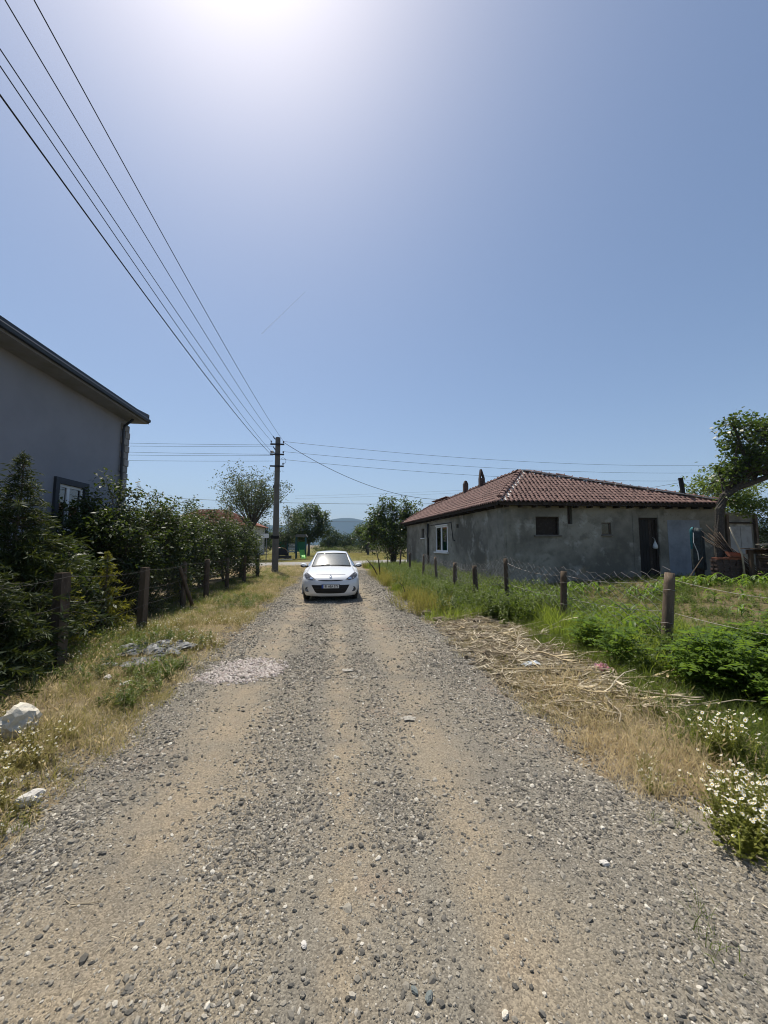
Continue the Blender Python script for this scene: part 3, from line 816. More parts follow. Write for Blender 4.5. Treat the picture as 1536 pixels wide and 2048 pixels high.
scatter('straw', np.column_stack([p, zz(p[:, 0], p[:, 1]) + rs.uniform(.0, .05, n)]), np.stack([rs.normal(0, .10, n), rs.normal(0, .14, n), rs.normal(-.5, .9, n)], 1),
        np.stack([s, s, s], 1), straw, 'broken dry maize stalks littering the right verge', 'straw')
clods = [proto('clod_%d' % k, stone_mesh(160 + k, 'clod', MT['brownrock'])) for k in range(4)]
p = place(rs, 700, 1.7, 4.2, 3.4, 9.4, straw_d); s = np.minimum(.020 * np.exp(rs.normal(0, .5, len(p))), .045)
scatter('earth_clods', np.column_stack([p, zz(p[:, 0], p[:, 1]) + s * .3]), rs.uniform(0, 6.28, (len(p), 3)), s[:, None] * rs.uniform(.7, 1.3, (len(p), 3)), clods, 'dark brown clods of earth among the straw', 'clods')
p = place(rs, 1500, -4, 4.2, .9, 9, lambda x, y: .02 + np.maximum(on_left(x, y), .8 * on_right(x, y)) * .8, 1.2)
n = len(p); s = rs.uniform(.25, .6, n)
scatter('straw', np.column_stack([p, zz(p[:, 0], p[:, 1]) + .008]), np.stack([rs.normal(0, .05, n), rs.normal(0, .08, n), rs.uniform(0, 6.28, n)], 1),
        np.stack([s, s, s], 1), [proto('thin_stalk_%d' % k, stalk_mesh(320 + k, .30, .0035)) for k in range(4)], 'thin straws scattered over verge and track edges', 'straw')

# ------------------------------------------------------------------ grey house on the left
LW = -6.56                                            # plane of the wall beside the track
GY0, GY1, GZ = -4.0, 12.72, 5.55
hs = thing('grey_house', 'grey stucco house with dark framed window behind the left hedge', 'house', (LW, 6, 0))

def wall_panels(mb, o, d, n, s0, s1, z0, z1, holes, depth, mi=0):
    """front skin of a wall from o along d with rectangular holes (sa, sb, za, zb) and their reveals"""
    o, d, n = Vector(o), Vector(d), Vector(n)
    P = lambda s, z, k=0: o + d * s + Vector((0, 0, z)) - n * k
    ss = sorted({s0, s1} | {h[0] for h in holes} | {h[1] for h in holes})
    zs = sorted({z0, z1} | {h[2] for h in holes} | {h[3] for h in holes})
    for a, b in zip(ss, ss[1:]):
        for c, e in zip(zs, zs[1:]):
            if any(h[0] <= a and b <= h[1] and h[2] <= c and e <= h[3] for h in holes): continue
            mb.add([P(a, c), P(b, c), P(b, e), P(a, e)], [(0, 1, 2, 3)], mi)
    for a, b, c, e in holes:
        q = [(a, c), (b, c), (b, e), (a, e)]
        for i in range(4):
            u, v = q[i], q[(i + 1) % 4]
            mb.add([P(*u), P(*v), P(*v, depth), P(*u, depth)], [(0, 1, 2, 3)], mi)
    return mb

win = (10.72, 12.02)
def gy(u):                                            # where a sight line meets the wall, along the track
    X, Y, Z = ray(u, 1024); return Y / X * LW
wy0, wy1 = gy(111), gy(163)
WZ0, WZ1 = 2.02, 3.16
mb = MB()
wall_panels(mb, (LW, 0, 0), (0, 1, 0), (1, 0, 0), GY0, GY1, -.1, GZ + .15, [(wy0, wy1, WZ0, WZ1)], .22)
wall_panels(mb, (LW - 9, 0, 0), (0, 1, 0), (-1, 0, 0), GY0, GY1, -.1, GZ + .15, [], .2)
for yy in (GY0, GY1):
    mb.add([(LW, yy, -.1), (LW - 9, yy, -.1), (LW - 9, yy, GZ + .15), (LW - 4.5, yy, GZ + 2.25), (LW, yy, GZ + .15)], [(0, 1, 2, 3, 4)])
mb.build('wall', MT['stucco'], hs, clean=False)
# roof with a boxed eave
ov = .54
mb = MB()
y0, y1 = GY0 - .5, GY1 + .14
prof = [(LW + ov, GZ + .16), (LW - 4.5, GZ + 2.72), (LW - 9 - ov, GZ + .16)]
for sgn in (1, -1):
    a = prof[0] if sgn == 1 else prof[2]; b = prof[1]
    mb.prism([(a[0], y0, a[1]), (b[0], y0, b[1]), (b[0], y0, b[1] + .09), (a[0], y0, a[1] + .09)], (0, y1 - y0, 0))
roof = mb.build('roof', MT['fascia'], hs)
mb = MB()
for k in range(26):                                   # soffit boards
    a = y0 + (y1 - y0) * k / 26; b = y0 + (y1 - y0) * (k + 1) / 26
    mb.prism([(LW + .01, a + .004, GZ), (LW + ov - .03, a + .004, GZ), (LW + ov - .03, a + .004, GZ + .10), (LW + .01, a + .004, GZ + .25)], (0, b - a - .008, 0))
mb.build('soffit', MT['soffit'], roof)
mb = MB()
prof = [(0.0, .0), (.0, .09), (.07, .10), (.085, .07), (.07, .0)]
mb.prism([(LW + ov - .015 + p[0], y0, GZ + .045 + p[1]) for p in prof], (0, y1 - y0, 0))
mb.build('gutter', MT['fascia'], roof)
mb = MB()
for sgn in (1, -1):
    ax, bx = (LW + ov, LW - 4.5) if sgn == 1 else (LW - 9 - ov, LW - 4.5)
    mb.prism([(ax, y1 - .03, GZ), (bx, y1 - .03, GZ + 2.5), (bx, y1 - .03, GZ + 2.86), (ax, y1 - .03, GZ + .31)], (0, .06, 0))
mb.build('barge_board', MT['soffit'], roof)
mb = MB()
mb.tube([(LW + .34, GY1 - .35, GZ + .06), (LW + .30, GY1 - .35, GZ - .04), (LW + .09, GY1 - .35, GZ - .22), (LW + .07, GY1 - .35, GZ - .32), (LW + .07, GY1 - .35, .2)], .036, 8)
mb.build('downpipe', MT['dark_surround'], hs, smoothed=True)
me_q = None
rs = np.random.RandomState(4)
for k in range(25):
    if me_q is None:
        q = MB().box((0, 0, 0), (.07, .34, .205)).build('corner_stone', MT['quoin'], hs, local=True, bevel=.012); me_q = q.data
    else:
        q = link('corner_stone', me_q, hs); b = q.modifiers.new('bevel', 'BEVEL'); b.width = .012; b.segments = 2
    q.location = (.028 + rs.uniform(-.006, .01), GY1 - 6 - .15 + (.06 if k % 2 else -.03), .15 + k * .215)
    q.scale = (1, .72 if k % 2 else 1.12, 1)
# window: dark surround, white casement, panes
w = MB()
for a, b, c, e in ((wy0 - .13, wy1 + .15, WZ1, WZ1 + .14), (wy0 - .13, wy0, WZ0 - .12, WZ1), (wy1, wy1 + .15, WZ0 - .12, WZ1), (wy0, wy1, WZ0 - .12, WZ0)):
    w.box((LW + .025, (a + b) / 2, (c + e) / 2), (.07, b - a, e - c))
wo = w.build('window', MT['dark_surround'], hs)
f = MB(); xf = LW - .035; ym = wy0 + (wy1 - wy0) * .42
for a, b, c, e in ((wy0, wy1, WZ1 - .07, WZ1), (wy0, wy1, WZ0, WZ0 + .07), (wy0, wy0 + .07, WZ0 + .07, WZ1 - .07), (wy1 - .07, wy1, WZ0 + .07, WZ1 - .07), (ym - .05, ym + .05, WZ0 + .07, WZ1 - .07)):
    f.box((xf, (a + b) / 2, (c + e) / 2), (.07, b - a, e - c))
f.build('frame', MT['upvc'], wo, bevel=.008)
for a, b in ((wy0 + .07, ym - .05), (ym + .05, wy1 - .07)):
    MB().box((xf, (a + b) / 2, (WZ0 + WZ1) / 2), (.012, b - a, WZ1 - WZ0 - .14)).build('pane', MT['pane'], wo)
MB().box((LW - 1.2, (wy0 + wy1) / 2, 2.6), (.05, 3, 2)).build('room_wall', MT['soffit'], wo)

# ------------------------------------------------------------------ old plastered house on the right
A0 = Vector((7.15, 15.85, 0)); T1 = R(-1.6)
FD = Vector((math.cos(T1), math.sin(T1), 0)); FN = Vector((math.sin(T1), -math.cos(T1), 0))
SD = Vector((-.0645, .9979, 0)).normalized(); SN = Vector((-SD.y, SD.x, 0))
def on_wall(u, v, d, n):
    """distance along a wall through A0 and height, where the sight line meets it"""
    X, Y, Z = ray(u, v); t = A0.dot(n) / (X * n.x + Y * n.y)
    p = Vector((X * t, Y * t, 0)); return (p - A0).dot(d), EYE + Z * t
fw = lambda u, v: on_wall(u, v, FD, FN)
sw = lambda u, v: on_wall(u, v, SD, SN)
HW, HLn, HZ = 10.2, 17.2, 3.34
oh = thing('old_house', 'old low house with stained cement walls and red tiled hip roof', 'house', tuple(A0))
def hole(f, u0, u1, v0, v1):
    a, z1 = f(u0, v0); b, z0 = f(u1, v1); return (min(a, b), max(a, b), z0, z1)
h_win = hole(fw, 1071, 1119, 1033, 1070); h_slot = hole(fw, 1134, 1145, 1012, 1048); h_sq = hole(fw, 1203, 1223, 1045, 1069)
h_door = hole(fw, 1276, 1322, 1035, 1148); h_door = (h_door[0], h_door[1], .22, h_door[3])
h_side = hole(sw, 895, 872, 1050, 1103); h_small = hole(sw, 848.5, 843, 1057, 1076); h_vent = hole(sw, 917, 913, 1048, 1056)
mb = MB()
wall_panels(mb, A0, FD, FN, 0, HW, -.3, HZ, [h_win, h_slot, h_sq, h_door], .24)
wall_panels(mb, A0, SD, SN, 0, HLn, -.3, HZ, [h_side, h_small, h_vent], .22)
B0, C0, D0 = A0 + FD * HW, A0 + SD * HLn, A0 + SD * HLn + FD * HW
mb.add([B0 + Vector((0, 0, -.3)), D0 + Vector((0, 0, -.3)), D0 + Vector((0, 0, HZ)), B0 + Vector((0, 0, HZ))], [(0, 1, 2, 3)])
mb.add([D0 + Vector((0, 0, -.3)), C0 + Vector((0, 0, -.3)), C0 + Vector((0, 0, HZ)), D0 + Vector((0, 0, HZ))], [(0, 1, 2, 3)])
hw_wall = mb.build('wall', MT['cement'], oh, clean=False)
up = Vector((0, 0, 1))
def wbox(mb, d, n, s0, s1, z0, z1, k0, k1):
    """box on a wall between depths k0 (inside) and k1 (outside the face)"""
    rot = Matrix((d, n, up)).transposed()
    return mb.box(A0 + d * ((s0 + s1) / 2) + n * ((k0 + k1) / 2) + up * ((z0 + z1) / 2), (s1 - s0, abs(k1 - k0), z1 - z0), 0, rot)
# painted panel between door and tree, plaster strips, plinth
a, zt = fw(1334, 1040); b, _ = fw(1398, 1040)
wbox(MB(), FD, FN, a, b, .30, zt, .0, .008).build('whitewash', MT['whitewash'], oh)
for u in (1012, 1265):
    a, _ = fw(u, 1050); wbox(MB(), FD, FN, max(a, 0) + .0, a + .16, -.2, HZ - .1, 0, .018).build('plaster_pilaster', MT['cement'], oh)
# windows
def sill(d, n, h, ext=.08):
    return wbox(MB(), d, n, h[0] - ext, h[1] + ext, h[2] - .07, h[2] - .003, -.1, .07)
wmb = MB(); wbox(wmb, FD, FN, h_win[0], h_win[1], h_win[2], h_win[3], -.23, -.19)
wo = wmb.build('window', MT['darkwood'], oh)
sill(FD, FN, h_win).build('sill', MT['concrete'], wo)
wmb = MB(); wbox(wmb, FD, FN, h_win[0], h_win[0] + .05, h_win[2], h_win[3], -.14, -.08); wbox(wmb, FD, FN, h_win[1] - .05, h_win[1], h_win[2], h_win[3], -.14, -.08)
wbox(wmb, FD, FN, h_win[0] + .05, h_win[1] - .05, h_win[3] - .05, h_win[3], -.14, -.08); wbox(wmb, FD, FN, h_win[0] + .05, h_win[1] - .05, h_win[2], h_win[2] + .04, -.14, -.08)
wmb.build('frame', MT['darkwood'], wo)
wmb = MB(); t = .04
for s0, s1, z0, z1 in ((h_sq[0], h_sq[0] + t, h_sq[2], h_sq[3]), (h_sq[1] - t, h_sq[1], h_sq[2], h_sq[3]), (h_sq[0] + t, h_sq[1] - t, h_sq[3] - t, h_sq[3]), (h_sq[0] + t, h_sq[1] - t, h_sq[2], h_sq[2] + t)):
    wbox(wmb, FD, FN, s0, s1, z0, z1, -.12, -.06)
wo = wmb.build('window', MT['wood'], oh)
wbox(MB(), FD, FN, h_sq[0] + t, h_sq[1] - t, h_sq[2] + t, h_sq[3] - t, -.10, -.09).build('pane', MT['darkpane'], wo)
sill(FD, FN, h_sq, .04).build('sill', MT['concrete'], wo)
wbox(MB(), FD, FN, h_slot[0], h_slot[1], h_slot[2], h_slot[3], -.24, -.20).build('flue_slot', MT['darkbrick'], oh)
wbox(MB(), FD, FN, h_slot[0] - .02, h_slot[1] + .08, h_slot[2] - .12, h_slot[2] - .06, 0, .02).build('slot_ledge', MT['cement'], oh)
# side casement: three white mullions
t = .10; s0, s1, z0, z1 = h_side; sm = s0 + (s1 - s0) * .52
wmb = MB()
for a, b, c, e in ((s0, s1, z1 - t, z1), (s0, s1, z0, z0 + t), (s0, s0 + t * 1.6, z0 + t, z1 - t), (s1 - t, s1, z0 + t, z1 - t), (sm - t, sm + t, z0 + t, z1 - t)):
    wbox(wmb, SD, SN, a, b, c, e, -.09, -.01)
wo = wmb.build('window', MT['upvc'], oh)
for a, b in ((s0 + t * 1.6, sm - t), (sm + t, s1 - t)):
    wbox(MB(), SD, SN, a, b, z0 + t, z1 - t, -.06, -.045).build('pane', MT['pane'], wo)
wbox(MB(), SD, SN, s0 - .15, s1 + .2, z0 - .09, z0 - .004, -.1, .10).build('sill', MT['upvc'], wo)
wbox(MB(), SD, SN, s0 - .05, s1 + .0, z1 + .004, z1 + .07, -.1, .05).build('lintel', MT['upvc'], wo)
wmb = MB(); wbox(wmb, SD, SN, h_small[0], h_small[1], h_small[2], h_small[3], -.16, -.13)
wo = wmb.build('window', MT['darkwood'], oh); sill(SD, SN, h_small, .1).build('sill', MT['upvc'], wo)
# pipes on the side wall
a, _ = sw(857.5, 1050); mb = MB(); p = A0 + SD * a + SN * .07
mb.tube([p + up * .1, p + up * 2.2, p + up * 2.25 + SN * .03, p + up * 3.2], .06, 7); mb.build('downpipe', MT['darksteel'], oh, smoothed=True)
a1, za = sw(907, 1081); a2, zb = sw(903, 1045); a3, zc = sw(862, 1051)
mb = MB(); q = lambda s, z: A0 + SD * s + SN * .03 + up * z
mb.tube([q(a1 - .25, za), q(a1, za), q(a2, zb), q(a3, zc)], .022, 5); mb.build('conduit', MT['black'], oh)
# door: frame and plank leaf, black planks stand for the dark inside
wmb = MB()
for s0, s1, z0, z1 in ((h_door[0], h_door[0] + .09, .22, h_door[3]), (h_door[1] - .09, h_door[1], .22, h_door[3]), (h_door[0] + .09, h_door[1] - .09, h_door[3] - .09, h_door[3])):
    wbox(wmb, FD, FN, s0, s1, z0, z1, -.16, -.05)
do = wmb.build('door', MT['darkwood'], oh)
ds = (h_door[1] - h_door[0] - .18) / 5
for k in range(5):
    s = h_door[0] + .09 + k * ds
    wbox(MB(), FD, FN, s + .006, s + ds - .006, .24, h_door[3] - .1, -.135 - .006 * (k % 2), -.10).build('plank', MT['black' if k < 3 else 'darkwood'], do)
for s0, s1 in ((h_door[0] - .20, h_door[0] - .004), (h_door[1] + .004, h_door[1] + .28)):
    wbox(MB(), FD, FN, s0, s1, .1, h_door[3] + .1, 0, .02).build('door_surround', MT['cement'], oh)
wbox(MB(), FD, FN, h_door[0] - .2, h_door[1] + .28, h_door[3] + .104, h_door[3] + .28, 0, .022).build('door_surround', MT['cement'], oh)
wbox(MB(), FD, FN, h_door[0] - .1, h_door[1] + .1, .0, .2, -.2, .25).build('doorstep', MT['concrete'], oh)
# roof
EZ = 3.54; ovh = .42
eA = A0 - FD * ovh - SD * ovh; eB = B0 + FD * .3 - SD * ovh; eC = C0 - FD * ovh + SD * ovh; eD = D0 + FD * .3 + SD * ovh
for e in (eA, eB, eC, eD): e.z = EZ
rA = Vector((9.75, 19.3, 5.62)); rB = Vector((7.77, 31.6, 4.95))
_n = (eA - eC).cross(Vector((9.75, 19.3, 5.62)) - eC)
rB.z = eC.z - (_n.x * (rB.x - eC.x) + _n.y * (rB.y - eC.y)) / _n.z     # far ridge end lies in the plane of the side slope
mb = MB(); dn = Vector((0, 0, -.09))
for poly in ((eA, eB, rA), (eC, eA, rA, rB), (eB, eD, rB, rA), (eD, eC, rB)):
    mb.add(poly, [tuple(range(len(poly)))]); mb.add([p + dn for p in poly], [tuple(range(len(poly)))[::-1]])
for p, q in ((eA, eB), (eB, eD), (eD, eC), (eC, eA)):
    mb.add([p, q, q + dn, p + dn], [(0, 1, 2, 3)])
roof = mb.build('roof', MT['darkwood'], oh, clean=False)
# rafter ends and eave boards
for N0, P0, D_, st in ((17, FN, FD, .63), (24, SN, SD, .73)):
    for k in range(N0):
        p = A0 + D_ * (k * st + .07) + up * 3.38
        MB().beam(p + P0 * -.1, p + P0 * .36 + up * -.02, .07, .10).build('rafter', MT['darkwood'], roof)
rr = random.Random(3)
for P0, D_, N_, L_ in ((A0, FD, FN, HW), (A0, SD, SN, HLn)):
    s = -.3
    while s < L_:
        l = rr.uniform(1.6, 2.8); z = 3.43 + rr.uniform(-.012, .012)
        MB().beam(P0 + D_ * s + N_ * .39 + up * z, P0 + D_ * min(s + l - .02, L_ + .2) + N_ * .39 + up * (z + rr.uniform(-.02, .02)), .025, .07).build('eave_board', MT['darkwood'], roof)
        s += l
# tiles: an arched pan tile, course by course
TW, TE, TL = .205, .315, .38
V, F = [], []
for j, t in enumerate((0, .5, 1)):
    for i in range(8):
        a = i / 7; zc = .052 * math.sin(math.pi * min(a / .62, 1)) if a < .62 else -.014 * math.sin(math.pi * (a - .62) / .38)
        V.append(((a - .5) * TW * 1.04, t * TL, zc + .030 * (1 - t) + .012))
for j in range(2):
    for i in range(7): F.append((j * 8 + i, j * 8 + i + 1, (j + 1) * 8 + i + 1, (j + 1) * 8 + i))
nb = len(V)
for i in range(8): V.append((V[i][0], 0, V[i][2] - .022))
for i in range(7): F.append((nb + i, nb + i + 1, i + 1, i))
TV = np.array(V); TF = np.array(F)
me_tile = np_mesh('tile', TV, TF, MT['tile'], smoothed=False)
rs = np.random.RandomState(9)
def tile_spots(p0, p1, apex_poly):
    """rows of tile frames over the roof face whose eave runs p0 -> p1"""
    d = (p1 - p0); L = d.length; d.normalize()
    c = sum(apex_poly, Vector((0, 0, 0))) / len(apex_poly)
    upv = (c - p0) - d * (c - p0).dot(d); upv.normalize()
    n = d.cross(upv).normalized()
    if n.z < 0: n = -n
    poly = [((q - p0).dot(d), (q - p0).dot(upv)) for q in [p0, p1] + apex_poly]
    top = max(q[1] for q in poly); out = []
    def span(h):
        xs = []
        for a, b in zip(poly, poly[1:] + poly[:1]):
            if (a[1] - h) * (b[1] - h) <= 0 and abs(a[1] - b[1]) > 1e-6:
                xs.append(a[0] + (b[0] - a[0]) * (h - a[1]) / (b[1] - a[1]))
        return (min(xs), max(xs)) if len(xs) >= 2 else None
    k = 0
    while k * TE < top - .2:
        h = k * TE; sp = span(min(h + .12, top)) or (0, 0)
        x = (math.floor(sp[0] / TW) + .5) * TW + .06 * math.sin(k * 2.1)
        while x < sp[1] + TW * .2:
            if x > sp[0] - TW * .3: out.append((k, p0 + d * (x + rs.normal(0, .006)) + upv * (h - .06 + rs.normal(0, .010)) + n * (.004 + abs(rs.normal(0, .004)))))
            x += TW
        k += 1
    return Matrix((d, upv, n)).transposed(), out
rotm, spots = tile_spots(eA, eB, [rA])
org = origin_of(roof)
spots.sort(key=lambda s: s[0])
for k, p in spots[:300]:
    o = link('tile', me_tile, roof)
    o.matrix_local = Matrix.Translation(p - org) @ (rotm @ Matrix.Rotation(rs.normal(0, .018), 3, 'Z')).to_4x4()
def joined_tiles(rotm, pts):
    Vs, Fs = [], []
    Rn = np.array(rotm)
    for i, (k, p) in enumerate(pts):
        a = rs.normal(0, .018); Rz = np.array([[math.cos(a), -math.sin(a), 0], [math.sin(a), math.cos(a), 0], [0, 0, 1]])
        Vs.append((TV @ Rz.T) @ Rn.T + np.array(p - org)); Fs.append(TF + i * len(TV))
    return np.concatenate(Vs), np.concatenate(Fs)
MT['tile_joined'] = MT['tile'].copy()
_n = MT['tile_joined'].node_tree
_oi = [n for n in _n.nodes if n.type == 'OBJECT_INFO'][0]; _g = _n.nodes.new('ShaderNodeNewGeometry')
for l in list(_n.links):
    if l.from_node == _oi: _n.links.new(_g.outputs['Random Per Island'], l.to_socket)
rot2, sp2 = tile_spots(eC, eA, [rA, rB])
V1, F1 = joined_tiles(rot2, sp2)
parts = [(V1, F1)]
if len(spots) > 300: parts.append(joined_tiles(rotm, spots[300:]))
rot3, sp3 = tile_spots(eB, eD, [rB, rA]); parts.append(joined_tiles(rot3, sp3))
off = 0; Vs, Fs = [], []
for a, b in parts: Vs.append(a); Fs.append(b + off); off += len(a)
tag(link('tile_courses', np_mesh('tile_courses', np.concatenate(Vs), np.concatenate(Fs), MT['tile_joined']), roof), kind='stuff')
# ridge and hip caps
me_r = None
def ridge(a, b, lift, lab=None):
    global me_r
    d = b - a; n = int(d.length / .37); d.normalize()
    x = d.cross(up).normalized(); z = x.cross(d)
    for k in range(n):
        if me_r is None:
            P = [[(.125 * (1 - .16 * t) * math.cos(q), t * .42, .10 * (1 - .16 * t) * math.sin(q)) for q in np.linspace(0, math.pi, 8)] for t in (0, .12, .121, 1)]
            for q in P[2]: pass
            m_ = MB().grid(P); m_.tube([(0, .0, .02), (0, .03, .02)], .128, 10)
            o = m_.build('ridge_tile', MT['tile'], roof, local=True, clean=False); me_r = o.data
        else: o = link('ridge_tile', me_r, roof)
        p = a + d * (k * .37) + up * (lift + rs.normal(0, .012))
        o.matrix_local = Matrix.Translation(p - org) @ (Matrix((x, d, z)).transposed() @ Matrix.Rotation(rs.normal(0, .03), 3, 'Z') @ Matrix.Rotation(R(3), 3, 'X')).to_4x4()
ridge(eA + (rA - eA) * .06, rA, .06); ridge(eB, rA, .06); ridge(rB, rA, .06); ridge(eC, rB, .06)
# lumps of white mortar bedding the caps
def mortar(a, b, side, n, w):
    V_, F_ = [], []
    mb = MB(); d = (b - a)
    for k in range(n):
        t = (k + rs.uniform(.1, .9)) / n; p = a + d * t + side * (.14 + rs.uniform(0, w)) + up * (.045 - .0 * w)
        e = d.normalized() * rs.uniform(.10, .26); s_ = side * rs.uniform(.08, .2)
        q = [p - e - s_ * .5, p + e * .7 - s_, p + e + s_ * .6, p - e * .5 + s_]
        mb.prism([v - up * .03 for v in q], up * rs.uniform(.03, .055))
    return mb.build('mortar', MT['mortar'], roof)
mortar(eA, rA, FD, 34, .10); mortar(eB, rA, -SD, 40, .03)
# chimneys
def chimney(x, y, z0, z1, w, gable):
    mb = MB()
    mb.box((x, y, (z0 + z1 - .0) / 2), (w, w * .9, z1 - z0))
    o = mb.build('chimney', MT['darkbrick'], oh, bevel=.015)
    m2 = MB()
    if gable:
        m2.prism([(x - w * .48, y - w * .4, z1 + .002), (x - w * .25, y - w * .4, z1 + .002), (x - w * .05, y - w * .4, z1 + .52), (x - w * .22, y - w * .4, z1 + .58)], (0, w * .8, 0))
        m2.prism([(x + w * .28, y - w * .38, z1 + .002), (x + w * .5, y - w * .38, z1 + .002), (x - .04 * w, y - w * .38, z1 + .56), (x - .20 * w, y - w * .38, z1 + .45)], (0, w * .76, 0))
    else:
        m2.prism([(x - w * .45, y - w * .45, z1 + .002), (x + w * .45, y - w * .45, z1 + .002), (x + .05, y - w * .45, z1 + .2), (x - .05, y - w * .45, z1 + .22)], (0, w * .9, 0))
    m2.build('chimney_cap', MT['darkbrick'], o)
chimney(8.72, 25.2, 4.9, 5.86, .31, False)
chimney(9.05, 23.1, 5.0, 5.90, .33, True)
mb = MB(); mb.tube([(15.95, 15.9, 3.7), (15.93, 15.9, 4.3), (15.87, 15.9, 4.82)], .10, 8)
mb.build('stove_pipe', MT['black'], roof)

# lean-to shed at the right end
so = B0 + FD * .35 - SD * .0
sh = thing('lean_to_shed', 'low lean-to shed with pale boarded front and tin roof beside the old house', 'shed', tuple(B0))
mb = MB(); rot = Matrix((FD, FN, up)).transposed()
mb.box(so + FD * .75 + FN * -.12 + up * 1.6, (1.6, .12, 3.2), 0, rot)
mb.box(so + FD * .0 + FN * -1.6 + up * 1.6, (.12, 2.8, 3.2), 0, rot)
mb.build('wall', MT['cement'], sh)
pn = MB()
for k in range(2):
    MB().box(so + FD * (.42 + k * .57) + FN * -.03 + up * 1.92, (.55, .05, 1.25), 0, rot).build('panel', MT['greypanel'], sh)
MB().box(so + FD * .75 + FN * -.01 + up * 2.72, (1.5, .08, .07), 0, rot).build('rail', MT['darkwood'], sh)
for s in (-.0, 1.45):
    MB().box(so + FD * (s + .04) + FN * .0 + up * 1.55, (.12, .12, 3.1), 0, rot).build('post', MT['wood'], sh)
P = []
for j in range(2):
    row = []
    for i in range(90):
        s = -.6 + i * .045; row.append(so + FD * s + FN * (.55 - 4.2 * j) + up * (3.42 + .5 * j + .02 * math.sin(i * 1.57)))
    P.append(row)
mb = MB().grid(P); mb.grid([[p - up * .012 for p in r] for r in P], 0, True)
mb.build('tin_roof', MT['metalroof'], sh, clean=False)

# ------------------------------------------------------------------ fences
def post_mb(a, b, r, n=7, seed=0, square=False):
    rs = np.random.RandomState(seed); a, b = Vector(a), Vector(b)
    pts = [a + (b - a) * t for t in (0, .3, .6, .9, 1)]
    rad = [r * k * rs.uniform(.93, 1.05) for k in (1.05, 1, .97, .95, .88)]
    if square: n = 4
    mb = MB(); mb.tube(pts, rad, n)
    return mb
rf = thing('wire_fence', 'rusty wire fence on weathered wooden posts along the vegetable plot', 'fence', (4.2, 9, 0))
RP = [((4.84, 5.32), 1.27, .076, (.21, .03)), ((4.48, 7.31), 1.12, .072, (.06, .0)), ((4.22, 9.25), 1.32, .055, (-.02, 0)), ((3.99, 10.75), 1.10, .075, (-.05, 0)),
      ((4.02, 12.9), 1.10, .075, (.02, 0)), ((4.10, 15.6), 1.2, .06, (-.05, 0)), ((4.15, 18.4), 1.25, .06, (.06, 0)), ((4.2, 22), 1.25, .06, (.0, 0)), ((4.25, 26), 1.35, .06, (.1, 0))]
tops = []
for k, ((x, y), h, r, ln) in enumerate(RP):
    z = float(gh(x, y)); tp = Vector((x + ln[0], y + ln[1], z + h)); tops.append((Vector((x, y, z)), tp))
    po = post_mb((x, y, z - .25), tp, r, 8, k).build('post', MT['wood'], rf, smoothed=True)
    if k < 2:
        for q in (.42, .80):
            c = Vector((x, y, z)).lerp(tp, q); m_ = MB()
            m_.tube([c + Vector((math.cos(a) * r * 1.05, math.sin(a) * r * 1.05, .01 * math.sin(a * 2))) for a in np.linspace(0, 6.28, 13)], .004, 4)
            m_.build('wire_tie', MT['wire'], po)
# a further post outside the frame carries the wires on towards the viewer
x, y = 5.25, 3.0; z = float(gh(x, y)); tops.insert(0, (Vector((x, y, z)), Vector((x + .05, y, z + 1.2))))
post_mb((x, y, z - .2), (x + .05, y, z + 1.2), .08, 8, 77).build('post', MT['wood'], rf, smoothed=True)
rs = np.random.RandomState(17)
for q, sag in ((.93, .10), (.55, .06), (.25, .05)):
    for (b0, t0), (b1, t1) in zip(tops[:7], tops[1:7]):
        a, b = b0.lerp(t0, q), b1.lerp(t1, q)
        mb = MB(); mb.tube([a.lerp(b, t) - up * (sag * 4 * t * (1 - t)) for t in np.linspace(0, 1, 9)], .0032, 4); mb.build('wire', MT['wire'], rf)
def netting(name, tops, cell, lo, hi, rad, parent, mat, sagamp, rough):
    """diamond netting hung between the posts: two crossing families of kinked wires"""
    mb = MB(); 
    for (b0, t0), (b1, t1) in zip(tops, tops[1:]):
        L = (b1 - b0).length; nu = max(2, int(L / cell)); nv = max(2, int((hi - lo) * (t0 - b0).length / (cell * .8)))
        G = {}
        for i in range(nu + 1):
            for j in range(nv + 1):
                u = i / nu; q = lo + (hi - lo) * j / nv
                p = b0.lerp(b1, u).lerp(t0.lerp(t1, u), q)
                top = j / nv
                p = p + Vector((rs.normal(0, rough), rs.normal(0, rough), rs.normal(0, rough) - sagamp * top * 4 * u * (1 - u)))
                G[i, j] = p
        for i in range(nu + 1):
            for j in range(nv + 1):
                if (i + j) % 2: continue
                for di in (-1, 1):
                    if (i + di, j + 1) in G: mb.tube([G[i, j], G[i + di, j + 1]], rad, 3, cap=False)
    return tag(mb.build(name, mat, parent, clean=False), kind='stuff')
netting('netting', tops[1:8], .085, .28, 1.08, .0036, rf, MT['wire'], .10, .012)

